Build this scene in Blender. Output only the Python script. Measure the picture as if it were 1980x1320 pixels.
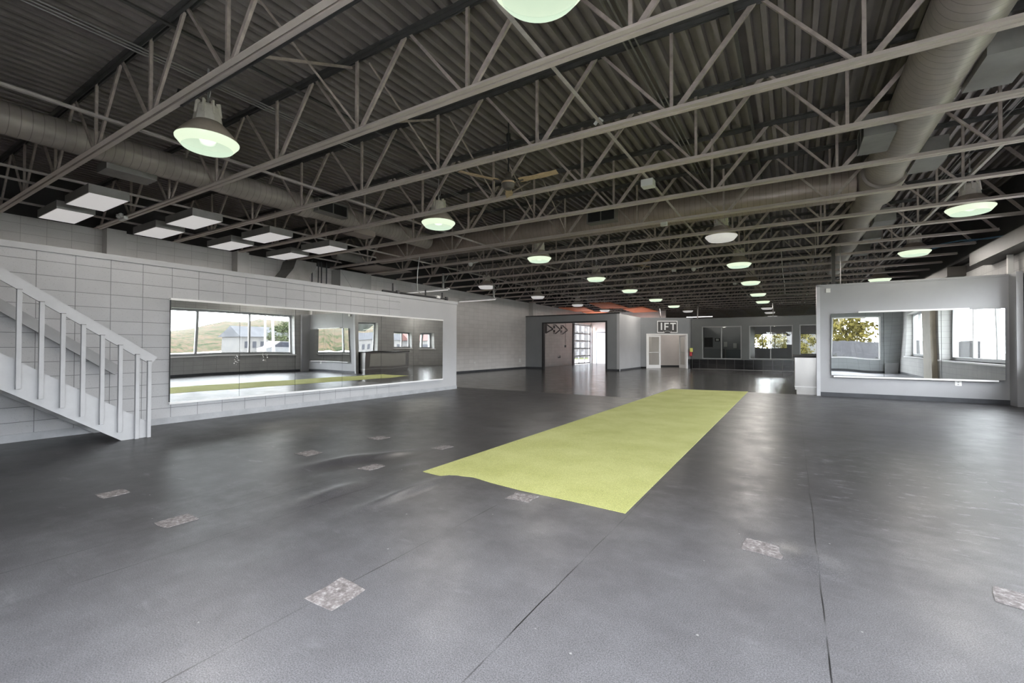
import bpy, bmesh, math, random
from mathutils import Vector, Matrix
for o in list(bpy.data.objects):
    bpy.data.objects.remove(o)
sc = bpy.context.scene
COL = sc.collection
random.seed(7)
R = math.radians
PI = math.pi

# ------------------------------------------------------------------ camera
CAM_H = 1.3
cam_d = bpy.data.cameras.new('camera')
cam_d.sensor_fit = 'HORIZONTAL'
cam_d.sensor_width = 36.0
cam_d.lens = 36.0 * 876.32 / 1980.0
cam_d.clip_start = 0.05
cam_d.clip_end = 600
cam = bpy.data.objects.new('camera', cam_d)
COL.objects.link(cam)
_yaw, _pit, _rol = R(31.773), R(0.7223), R(0.1534)
_r = Vector((math.cos(_yaw), math.sin(_yaw), 0))
_f0 = Vector((-math.sin(_yaw), math.cos(_yaw), 0))
_u0 = Vector((0, 0, 1))
_f = _f0 * math.cos(_pit) + _u0 * math.sin(_pit)
_u = -_f0 * math.sin(_pit) + _u0 * math.cos(_pit)
_r2 = _r * math.cos(_rol) + _u * math.sin(_rol)
_u2 = -_r * math.sin(_rol) + _u * math.cos(_rol)
cam.matrix_world = Matrix(((_r2.x, _u2.x, -_f.x, 0), (_r2.y, _u2.y, -_f.y, 0), (_r2.z, _u2.z, -_f.z, CAM_H), (0, 0, 0, 1)))
sc.camera = cam

# ------------------------------------------------------------------ sky and exposure
SKY = 26.5
world = bpy.data.worlds.new('overcast_sky')
sc.world = world
world.use_nodes = True
_bg = world.node_tree.nodes['Background']
_bg.inputs['Color'].default_value = (0.93, 0.945, 1.0, 1)
_bg.inputs['Strength'].default_value = SKY
sc.view_settings.view_transform = 'Standard'
sc.view_settings.look = 'None'
sc.view_settings.gamma = 1.0
sc.view_settings.use_curve_mapping = False
sc.view_settings.exposure = 0.0
LAMP_GLOW = 0.95      # brightness of a lit lens
LAMP_W = 170.0        # power given out below each lit lens
BULB = 4.5           # brightness of the discharge bulb inside a lit lamp
cy = sc.cycles
cy.use_denoising = True
cy.use_adaptive_sampling = True
cy.adaptive_threshold = 0.02
cy.max_bounces = 7
cy.diffuse_bounces = 4
cy.glossy_bounces = 4
cy.transmission_bounces = 4
cy.transparent_max_bounces = 12
cy.caustics_reflective = False
cy.caustics_refractive = False
cy.sample_clamp_indirect = 6.0

# ------------------------------------------------------------------ materials
MATS = {}

class NT:
    """small wrapper round a material's node tree"""
    def __init__(s, name):
        s.m = bpy.data.materials.new(name)
        s.m.use_nodes = True
        s.t = s.m.node_tree
        s.b = s.t.nodes['Principled BSDF']
        s.out = s.t.nodes['Material Output']
        MATS[name] = s.m
    def n(s, typ, **kw):
        nd = s.t.nodes.new(typ)
        for k, v in kw.items():
            setattr(nd, k, v)
        return nd
    def l(s, a, b):
        s.t.links.new(a, b)
    def math(s, op, a, b=None, clamp=False):
        nd = s.n('ShaderNodeMath', operation=op)
        nd.use_clamp = clamp
        for i, v in enumerate((a, b)):
            if v is None:
                continue
            if isinstance(v, (int, float)):
                nd.inputs[i].default_value = v
            else:
                s.l(v, nd.inputs[i])
        return nd.outputs[0]
    def coord(s, kind='Object'):
        return s.n('ShaderNodeTexCoord').outputs[kind]
    def sep(s, v):
        nd = s.n('ShaderNodeSeparateXYZ')
        s.l(v, nd.inputs[0])
        return nd.outputs
    def comb(s, x, y, z):
        nd = s.n('ShaderNodeCombineXYZ')
        for i, v in enumerate((x, y, z)):
            if isinstance(v, (int, float)):
                nd.inputs[i].default_value = v
            else:
                s.l(v, nd.inputs[i])
        return nd.outputs[0]
    def noise(s, vec, scale, detail=4, rough=0.55):
        nd = s.n('ShaderNodeTexNoise')
        nd.inputs['Scale'].default_value = scale
        nd.inputs['Detail'].default_value = detail
        nd.inputs['Roughness'].default_value = rough
        if vec is not None:
            s.l(vec, nd.inputs['Vector'])
        return nd.outputs['Fac']
    def ramp(s, fac, stops):
        nd = s.n('ShaderNodeValToRGB')
        el = nd.color_ramp.elements
        while len(el) > 1:
            el.remove(el[-1])
        for i, (p, c) in enumerate(stops):
            e = el[0] if i == 0 else el.new(p)
            e.position = p
            e.color = (c, c, c, 1) if isinstance(c, (int, float)) else (*c, 1)
        s.l(fac, nd.inputs['Fac'])
        return nd.outputs['Color']
    def mix(s, fac, a, b, typ='MIX'):
        nd = s.n('ShaderNodeMix', data_type='RGBA', blend_type=typ)
        for i, v in ((0, fac), (6, a), (7, b)):
            if isinstance(v, (int, float)):
                nd.inputs[i].default_value = v
            elif isinstance(v, tuple):
                nd.inputs[i].default_value = (*v, 1)
            else:
                s.l(v, nd.inputs[i])
        return nd.outputs[2]
    def bump(s, h, strength=0.3, dist=0.01):
        nd = s.n('ShaderNodeBump')
        nd.inputs['Strength'].default_value = strength
        nd.inputs['Distance'].default_value = dist
        s.l(h, nd.inputs['Height'])
        s.l(nd.outputs[0], s.b.inputs['Normal'])
    def set(s, color=None, rough=None, metal=None, spec=None):
        for nm, v in (('Base Color', color), ('Roughness', rough), ('Metallic', metal), ('Specular IOR Level', spec)):
            if v is None:
                continue
            if isinstance(v, (int, float)):
                s.b.inputs[nm].default_value = v
            elif isinstance(v, tuple):
                s.b.inputs[nm].default_value = (*v, 1)
            else:
                s.l(v, s.b.inputs[nm])
        return s

def paint(name, col, rough=0.55, var=0.12, scale=3.0, metal=0.0, spec=0.4, bump=0.0):
    t = NT(name)
    v = t.coord()
    n = t.noise(v, scale, 5, 0.6)
    a = tuple(c * (1 - var) for c in col)
    b = tuple(min(1, c * (1 + var)) for c in col)
    t.set(t.mix(t.ramp(n, [(0.3, 0.0), (0.7, 1.0)]), a, b), rough, metal, spec)
    if bump:
        t.bump(t.noise(v, 60, 3), bump, 0.004)
    return t.m

def block(name, col, axis, mortar, dz=0.06, du=0.239, offset=0.0, bumpy=0.5):
    """painted concrete block in stack bond; axis = the world axis the courses run along"""
    t = NT(name)
    o = t.sep(t.coord())
    u = t.math('SUBTRACT', o[axis], du)
    w = t.math('SUBTRACT', o['Z'], dz)
    vec = t.comb(u, w, 0.0)
    br = t.n('ShaderNodeTexBrick', offset=offset, offset_frequency=2, squash=1.0)
    t.l(vec, br.inputs['Vector'])
    br.inputs['Scale'].default_value = 1.0
    br.inputs['Brick Width'].default_value = 0.4064
    br.inputs['Row Height'].default_value = 0.2032
    br.inputs['Mortar Size'].default_value = 0.0045
    br.inputs['Mortar Smooth'].default_value = 0.35
    br.inputs['Bias'].default_value = 0.0
    br.inputs['Color1'].default_value = (*[c * 0.96 for c in col], 1)
    br.inputs['Color2'].default_value = (*[c * 1.04 for c in col], 1)
    br.inputs['Mortar'].default_value = (*[c * mortar for c in col], 1)
    n = t.noise(t.coord(), 2.0, 5, 0.65)
    c = t.mix(0.25, br.outputs['Color'], t.ramp(n, [(0.3, 0.35), (0.7, 0.75)]), 'SOFT_LIGHT')
    pit = t.noise(t.coord(), 70, 3, 0.7)
    pits = t.ramp(pit, [(0.30, 0.0), (0.39, 1.0)])
    c = t.mix(t.math('MULTIPLY', t.math('SUBTRACT', 1.0, pits), 0.55), c, tuple(x * 0.4 for x in col))
    t.set(c, 0.62, 0, 0.35)
    h = t.math('ADD', t.math('MULTIPLY', br.outputs['Fac'], -1.0), t.math('MULTIPLY', pit, 0.35))
    t.bump(h, bumpy, 0.008)
    return t.m

def emis(name, col, strength, base=None):
    t = NT(name)
    t.set(base or col, 0.4)
    t.b.inputs['Emission Color'].default_value = (*col, 1)
    t.b.inputs['Emission Strength'].default_value = strength
    return t.m

def thin_glass(name, tint=(0.96, 0.975, 0.97), refl=1.0):
    t = NT(name)
    t.t.nodes.remove(t.b)
    tr = t.n('ShaderNodeBsdfTransparent')
    tr.inputs['Color'].default_value = (*tint, 1)
    gl = t.n('ShaderNodeBsdfGlossy')
    gl.inputs['Roughness'].default_value = 0.01
    fr = t.n('ShaderNodeFresnel')
    fr.inputs['IOR'].default_value = 1.5
    mx = t.n('ShaderNodeMixShader')
    geo = t.n('ShaderNodeNewGeometry')
    t.l(t.math('MULTIPLY', t.math('MULTIPLY', fr.outputs[0], refl), t.math('SUBTRACT', 1.0, geo.outputs['Backfacing'])), mx.inputs[0])
    t.l(tr.outputs[0], mx.inputs[1])
    t.l(gl.outputs[0], mx.inputs[2])
    t.l(mx.outputs[0], t.out.inputs['Surface'])
    return t.m

WALLC = (0.47, 0.475, 0.49)
M_blockY = block('painted_block_along_y', WALLC, 'Y', 0.42)
M_blockYm = block('painted_block_main', (0.64, 0.62, 0.605), 'Y', 0.66, bumpy=0.25)
M_blockX = block('painted_block_along_x', (0.30, 0.32, 0.33), 'X', 0.6, bumpy=0.3)
M_blockR = block('painted_block_right', (0.37, 0.37, 0.365), 'Y', 0.6, bumpy=0.3)
M_dry = paint('grey_wall_paint', WALLC, 0.5, 0.05, 1.2)
M_part = paint('partition_grey_paint', (0.34, 0.342, 0.352), 0.42, 0.05, 1.2)
M_garfront = paint('slate_wall_paint', (0.24, 0.25, 0.26), 0.5, 0.06, 1.2)
M_darkw = paint('dark_green_grey_paint', (0.105, 0.114, 0.112), 0.42, 0.07, 1.5)
M_tan = paint('dusty_pinkish_paint', (0.78, 0.735, 0.715), 0.5, 0.05, 1.2)
M_pier = paint('pier_paint', (0.58, 0.565, 0.55), 0.5, 0.05, 2)
M_cap = paint('ledge_paint', (0.43, 0.435, 0.45), 0.45, 0.05, 2)
M_base = paint('baseboard_dark', (0.055, 0.058, 0.065), 0.4, 0.2, 4)
M_basel = paint('baseboard_grey', (0.40, 0.41, 0.43), 0.45, 0.15, 4)
M_black = paint('black_paint', (0.018, 0.018, 0.019), 0.5, 0.2, 3)
M_blackw = paint('black_upper_wall', (0.03, 0.028, 0.028), 0.7, 0.25, 2)
M_soffit = paint('brown_black_beam', (0.036, 0.033, 0.029), 0.55, 0.15, 3)
M_stair = paint('stair_grey_paint', (0.50, 0.505, 0.52), 0.4, 0.07, 4, bump=0.05)
M_rail = paint('rail_plank_grey', (0.34, 0.345, 0.355), 0.4, 0.08, 5)
M_cut = paint('sawn_end_grey', (0.16, 0.155, 0.15), 0.6, 0.2, 20)
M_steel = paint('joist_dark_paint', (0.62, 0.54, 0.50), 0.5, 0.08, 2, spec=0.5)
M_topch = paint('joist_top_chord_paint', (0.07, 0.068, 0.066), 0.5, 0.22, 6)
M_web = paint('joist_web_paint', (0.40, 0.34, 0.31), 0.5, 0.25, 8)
M_brdg = paint('bridging_bar_paint', (0.46, 0.42, 0.40), 0.45, 0.2, 6)
M_deck = paint('deck_charcoal_paint', (0.205, 0.18, 0.172), 0.5, 0.14, 2.5, spec=0.5)
M_white = paint('white_paint', (0.80, 0.80, 0.79), 0.4, 0.03, 3)
M_wtrim = paint('white_trim', (0.90, 0.90, 0.90), 0.3, 0.03, 3)
M_plate = paint('white_plastic', (0.82, 0.82, 0.80), 0.3, 0.02, 3)
M_house = paint('lamp_housing_cream', (0.93, 0.87, 0.80), 0.4, 0.08, 12)
M_refl = paint('lamp_reflector_tan', (0.66, 0.56, 0.47), 0.42, 0.12, 7, metal=0.1)
M_lensoff = emis('lamp_lens_milky', (1.0, 0.97, 0.94), 0.42, (0.72, 0.71, 0.70))  # slight glow added so the unlit lenses and tubes read white
M_alu = paint('bare_aluminium', (0.70, 0.70, 0.69), 0.3, 0.08, 6, metal=0.8)
M_galv = paint('galvanized_conduit', (0.24, 0.23, 0.225), 0.4, 0.15, 8, metal=0.4)
M_gun = paint('dark_metal', (0.05, 0.05, 0.052), 0.4, 0.15, 8, metal=0.4)
M_wood = paint('worn_tan_blade', (0.50, 0.37, 0.23), 0.5, 0.22, 14)
M_brown = paint('fan_motor_brown', (0.10, 0.085, 0.07), 0.4, 0.25, 10)
M_box = paint('duct_sheet_dark', (0.24, 0.23, 0.22), 0.42, 0.12, 4, metal=0.25)
M_sheet = paint('duct_sheet_light', (0.42, 0.42, 0.41), 0.45, 0.05, 2)
M_pan = paint('duct_pan_tan', (0.30, 0.25, 0.225), 0.5, 0.1, 3)
M_grey = paint('plain_grey_board', (0.33, 0.34, 0.35), 0.45, 0.06, 2)
M_cable = paint('grey_white_cable', (0.55, 0.55, 0.54), 0.5, 0.05, 8)
M_blue = paint('blue_cable', (0.10, 0.24, 0.42), 0.5, 0.1, 8)
M_red = paint('signal_red', (0.50, 0.05, 0.06), 0.35, 0.1, 8)
M_tagy = paint('yellow_tag', (0.72, 0.72, 0.18), 0.5, 0.1, 8)
M_signbg = paint('sign_dark_panel', (0.07, 0.068, 0.068), 0.5, 0.08, 4)
M_orange = NT('orange_red_insulation')
_n = M_orange.noise(M_orange.coord(), 3.2, 6, 0.7)
M_orange.set(M_orange.ramp(_n, [(0.26, (0.30, 0.07, 0.03)), (0.36, (0.90, 0.26, 0.13)), (0.75, (0.95, 0.42, 0.26))]), 0.8)
M_orange.b.inputs['Specular IOR Level'].default_value = 0.1
M_orange = M_orange.m
M_lenson = NT('lit_lamp_lens')
def _lens(t):
    tr = t.n('ShaderNodeBsdfTransparent')
    tr.inputs['Color'].default_value = (0.9, 1.0, 0.88, 1)
    em = t.n('ShaderNodeEmission')
    em.inputs['Color'].default_value = (0.72, 0.90, 0.70, 1)
    em.inputs['Strength'].default_value = LAMP_GLOW
    lw = t.n('ShaderNodeLayerWeight')
    lw.inputs['Blend'].default_value = 0.35
    mx = t.n('ShaderNodeMixShader')
    t.l(t.ramp(lw.outputs['Facing'], [(0.0, 0.74), (0.75, 0.97)]), mx.inputs[0])
    t.l(tr.outputs[0], mx.inputs[1])
    t.l(em.outputs[0], mx.inputs[2])
    t.t.nodes.remove(t.b)
    t.l(mx.outputs[0], t.out.inputs['Surface'])
    return t.m
M_lenson = _lens(M_lenson)
M_lensrim = emis('lit_lamp_lens_rim', (0.87, 1.0, 0.74), LAMP_GLOW, (0.1, 0.1, 0.1))
def bulb_mat():
    t = NT('discharge_bulb')
    t.t.nodes.remove(t.b)
    em = t.n('ShaderNodeEmission')
    em.inputs['Color'].default_value = (0.97, 1.0, 0.90, 1)
    em.inputs['Strength'].default_value = BULB
    tr = t.n('ShaderNodeBsdfTransparent')
    lw = t.n('ShaderNodeLayerWeight')
    lw.inputs['Blend'].default_value = 0.5
    mx = t.n('ShaderNodeMixShader')
    t.l(t.ramp(lw.outputs['Facing'], [(0.0, 0.0), (0.75, 1.0)]), mx.inputs[0])
    t.l(em.outputs[0], mx.inputs[1])
    t.l(tr.outputs[0], mx.inputs[2])
    t.l(mx.outputs[0], t.out.inputs['Surface'])
    return t.m
M_bulb = bulb_mat()
M_tube = emis('fluorescent_tube', (1.0, 0.98, 0.95), 5.0)
M_wallglow = emis('lit_wall_sconce', (1.0, 0.78, 0.66), 1.6)
M_glass = thin_glass('window_glass')
M_glassd = thin_glass('interior_window_glass', (0.93, 0.95, 0.945), 1.0)

def mirror_mat():
    t = NT('silver_mirror')
    t.set((0.90, 0.92, 0.915), 0.008, 1.0)
    v = t.coord()
    mp = t.n('ShaderNodeMapping')
    mp.inputs['Scale'].default_value = (1.0, 1.0, 0.35)
    t.l(v, mp.inputs['Vector'])
    t.bump(t.noise(mp.outputs[0], 1.1, 0, 0.4), 0.05, 0.12)
    return t.m
M_mirror = mirror_mat()
M_mirshade = paint('mirror_edge_shade', (0.05, 0.06, 0.06), 0.3, 0.1, 3)  # dark sides stand in for the shadow behind the long mirror

def stainless():
    t = NT('brushed_stainless')
    v = t.coord()
    mp = t.n('ShaderNodeMapping')
    mp.inputs['Scale'].default_value = (1.2, 1.2, 0.5)
    t.l(v, mp.inputs['Vector'])
    t.set((0.42, 0.41, 0.40), 0.28, 1.0)
    t.bump(t.noise(mp.outputs[0], 2.4, 1, 0.4), 0.25, 0.06)
    return t.m
M_inox = stainless()

def floor_rubber():
    t = NT('worn_black_rubber_mats')
    v = t.coord()
    o = t.sep(v)
    big = t.noise(v, 0.55, 6, 0.62)
    mid = t.noise(v, 2.6, 7, 0.68)
    fine = t.noise(v, 170, 2, 0.6)
    dust = t.math('ADD', t.math('MULTIPLY', big, 0.55), t.math('MULTIPLY', mid, 0.45))
    col = t.ramp(dust, [(0.34, (0.022, 0.021, 0.023)), (0.50, (0.037, 0.036, 0.039)), (0.68, (0.068, 0.066, 0.072))])
    # pale chalk film with painted-in window light over the mats nearest the camera
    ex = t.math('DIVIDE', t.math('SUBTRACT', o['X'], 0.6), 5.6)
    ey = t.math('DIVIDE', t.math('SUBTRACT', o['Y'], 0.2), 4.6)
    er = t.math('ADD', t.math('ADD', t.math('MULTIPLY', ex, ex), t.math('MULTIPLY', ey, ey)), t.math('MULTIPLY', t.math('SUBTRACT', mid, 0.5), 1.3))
    film_light = t.math('MULTIPLY', t.ramp(er, [(0.0, 1.0), (0.30, 0.72), (1.0, 0.0)]), 0.80)
    col = t.mix(film_light, col, (0.185, 0.184, 0.198))
    # rubber granulate
    col = t.mix(0.6, col, t.ramp(fine, [(0.35, 0.12), (0.65, 0.88)]), 'OVERLAY')
    # chalky scuffs, longest along x
    mp = t.n('ShaderNodeMapping')
    mp.inputs['Scale'].default_value = (1.6, 4.6, 1)
    t.l(v, mp.inputs['Vector'])
    sc1 = t.noise(mp.outputs[0], 1.5, 8, 0.72)
    scuff = t.ramp(sc1, [(0.60, 0.0), (0.72, 0.55)])
    col = t.mix(scuff, col, (0.20, 0.20, 0.215))
    # heavily scuffed zone right of the turf
    dx = t.math('DIVIDE', t.math('SUBTRACT', o['X'], 0.9), 1.6)
    dy = t.math('DIVIDE', t.math('SUBTRACT', o['Y'], 5.6), 2.4)
    rr = t.math('ADD', t.math('MULTIPLY', dx, dx), t.math('MULTIPLY', dy, dy))
    zone = t.ramp(rr, [(0.2, 1.0), (1.0, 0.0)])
    sc2 = t.noise(mp.outputs[0], 2.6, 9, 0.78)
    col = t.mix(t.math('MULTIPLY', zone, t.ramp(sc2, [(0.56, 0.0), (0.63, 0.75)])), col, (0.22, 0.22, 0.235))
    vor = t.n('ShaderNodeTexVoronoi')
    vor.inputs['Scale'].default_value = 4.2
    t.l(v, vor.inputs['Vector'])
    speck = t.ramp(vor.outputs['Distance'], [(0.018, 1.0), (0.03, 0.0)])
    col = t.mix(t.math('MULTIPLY', speck, 0.75), col, (0.50, 0.49, 0.48))
    # mat seams running away from the viewer, plus cross seams
    line = None
    for sx, w in ((-2.08, 0.004), (-5.42, 0.004), (-3.34, 0.004), (-3.85, 0.004), (0.125, 0.0035), (-1.095, 0.0035), (1.6, 0.004), (2.85, 0.004), (-6.7, 0.004), (-7.9, 0.004)):
        wob = t.math('MULTIPLY', t.math('SUBTRACT', t.noise(v, 1.3, 2), 0.5), 0.03)
        d = t.math('ABSOLUTE', t.math('ADD', t.math('SUBTRACT', o['X'], sx), wob))
        k = t.math('LESS_THAN', d, w)
        line = k if line is None else t.math('MAXIMUM', line, k)
    keep = t.ramp(t.noise(v, 1.7, 3), [(0.40, 0.15), (0.55, 1.0)])
    line = t.math('MULTIPLY', line, keep)
    for sy in (9.4, 6.15, 12.3):
        d = t.math('ABSOLUTE', t.math('SUBTRACT', o['Y'], sy))
        line = t.math('MAXIMUM', line, t.math('MULTIPLY', t.math('LESS_THAN', d, 0.006), t.math('MULTIPLY', t.math('GREATER_THAN', t.noise(v, 0.3, 1), 0.5), 0.7)))
    col = t.mix(line, col, (0.010, 0.010, 0.011))
    rough = t.ramp(mid, [(0.3, 0.33), (0.7, 0.46)])
    t.set(col, rough, 0, 0.62)
    t.bump(t.math('ADD', t.math('MULTIPLY', fine, 0.25), t.math('MULTIPLY', line, -1.0)), 0.14, 0.004)
    return t.m
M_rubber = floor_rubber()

def floor_concrete():
    t = NT('sealed_dark_concrete')
    v = t.coord()
    o = t.sep(v)
    n = t.noise(v, 1.2, 8, 0.7)
    mp = t.n('ShaderNodeMapping')
    mp.inputs['Scale'].default_value = (0.8, 3.5, 1)
    t.l(v, mp.inputs['Vector'])
    n2 = t.noise(mp.outputs[0], 2.2, 6, 0.7)
    col = t.ramp(n, [(0.3, (0.035, 0.034, 0.034)), (0.7, (0.085, 0.083, 0.082))])
    col = t.mix(t.ramp(n2, [(0.60, 0.0), (0.72, 0.5)]), col, (0.17, 0.165, 0.16))
    t.set(col, t.ramp(n2, [(0.3, 0.13), (0.75, 0.30)]), 0, 0.6)
    t.bump(n2, 0.05, 0.01)
    return t.m
M_conc = floor_concrete()

def turf():
    t = NT('green_artificial_turf')
    v = t.coord()
    a = t.noise(v, 260, 2, 0.6)
    b = t.noise(v, 1.4, 4, 0.6)
    c = t.ramp(b, [(0.3, (0.46, 0.475, 0.175)), (0.7, (0.57, 0.58, 0.245))])
    c = t.mix(0.75, c, t.ramp(a, [(0.3, 0.15), (0.7, 0.85)]), 'OVERLAY')
    t.set(c, 0.85, 0, 0.15)
    t.bump(a, 0.7, 0.01)
    return t.m
M_turf = turf()

def tile():
    t = NT('black_glazed_tile')
    o = t.sep(t.coord())
    fx = t.math('FRACT', t.math('DIVIDE', o['X'], 0.49))
    fz = t.math('FRACT', t.math('DIVIDE', o['Z'], 0.295))
    g = t.math('MAXIMUM', t.math('LESS_THAN', fx, 0.03), t.math('MULTIPLY', t.math('LESS_THAN', fz, 0.03), 0.25))
    t.set(t.mix(g, (0.006, 0.006, 0.007), (0.10, 0.10, 0.10)), 0.15, 0, 0.5)
    return t.m
M_tile = tile()

def duct_mat(name, axis, col, pitch=0.115):
    t = NT(name)
    o = t.sep(t.coord())
    f = t.math('FRACT', t.math('DIVIDE', o[axis], pitch))
    rib = t.math('LESS_THAN', f, 0.07)
    n = t.noise(t.coord(), 1.8, 5, 0.65)
    c = t.mix(t.ramp(n, [(0.3, 0.0), (0.7, 1.0)]), tuple(x * 0.8 for x in col), tuple(x * 1.2 for x in col))
    t.set(t.mix(rib, c, tuple(x * 0.62 for x in col)), 0.40, 0.15, 0.5)
    t.bump(rib, 0.4, 0.006)
    return t.m
M_ducty = duct_mat('spiral_duct_along_y', 'Y', (0.40, 0.355, 0.325))
M_ductx = duct_mat('spiral_duct_along_x', 'X', (0.34, 0.275, 0.24))

def diffuser():
    t = NT('frosted_ceiling_panel')
    v = t.coord()
    n = t.noise(v, 2.5, 4)
    t.set(t.mix(n, (0.66, 0.66, 0.67), (0.74, 0.72, 0.70)), 0.35)
    t.b.inputs['Emission Color'].default_value = (1.0, 0.97, 0.96, 1)
    t.b.inputs['Emission Strength'].default_value = 0.42
    return t.m
M_diff = diffuser()

def patch_mat():
    t = NT('bare_glue_patch')
    v = t.coord()
    n = t.noise(v, 28, 6, 0.75)
    t.set(t.ramp(n, [(0.3, (0.08, 0.066, 0.067)), (0.5, (0.20, 0.18, 0.18)), (0.72, (0.48, 0.46, 0.455))]), 0.8)
    t.bump(n, 0.6, 0.006)
    return t.m
M_patch = patch_mat()

def outdoor(name, a, b, scale=1.0, rough=0.9):
    t = NT(name)
    n = t.noise(t.coord(), scale, 6, 0.7)
    t.set(t.mix(t.ramp(n, [(0.35, 0.0), (0.65, 1.0)]), a, b), rough, 0, 0.1)
    return t.m
M_asph = outdoor('pale_concrete_paving', (0.46, 0.455, 0.44), (0.55, 0.545, 0.53), 0.6)
M_grass = outdoor('roadside_grass', (0.0336, 0.0476, 0.0090), (0.0616, 0.0728, 0.0168), 0.5)
M_hill = NT('autumn_wooded_hill')
_v = M_hill.coord()
_n = M_hill.noise(_v, 0.42, 8, 0.85)
M_hill.set(M_hill.ramp(_n, [(0.38, (0.005, 0.0075, 0.004)), (0.47, (0.0165, 0.0195, 0.008)), (0.53, (0.032, 0.021, 0.017)), (0.62, (0.036, 0.029, 0.011))]), 0.95, 0, 0.05)
M_hill = M_hill.m
M_leafg = outdoor('green_leaves', (0.012, 0.016, 0.008), (0.032, 0.038, 0.016), 1.6)
M_leafy = outdoor('yellow_autumn_leaves', (0.034, 0.030, 0.008), (0.075, 0.062, 0.014), 1.6)
M_bark = outdoor('bark', (0.0150, 0.0125, 0.0100), (0.0250, 0.0200, 0.0150), 3)
M_bwall = outdoor('pale_siding', (0.0462, 0.0462, 0.0462), (0.0588, 0.0567, 0.0546), 0.7)
M_bred = outdoor('red_brown_siding', (0.0378, 0.0189, 0.0168), (0.0462, 0.0231, 0.0210), 0.7)
M_broof = outdoor('grey_roof', (0.0245, 0.0255, 0.0284), (0.0343, 0.0353, 0.0382), 0.7)
M_bwin = outdoor('dark_pane', (0.0080, 0.0088, 0.0120), (0.0120, 0.0128, 0.0160), 0.7, 0.2)
M_fence = outdoor('grey_weathered_board', (0.0234, 0.0234, 0.0260), (0.0338, 0.0338, 0.0364), 3)
M_van = paint('white_van_paint', (0.035, 0.036, 0.038), 0.25, 0.04, 1)
M_tyre = paint('tyre_rubber', (0.01, 0.01, 0.01), 0.7, 0.1, 3)
M_awn = paint('dark_awning', (0.03, 0.034, 0.036), 0.7, 0.1, 2)
M_pole = paint('pale_pole', (0.0504, 0.0504, 0.0525), 0.6, 0.08, 1)

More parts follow.
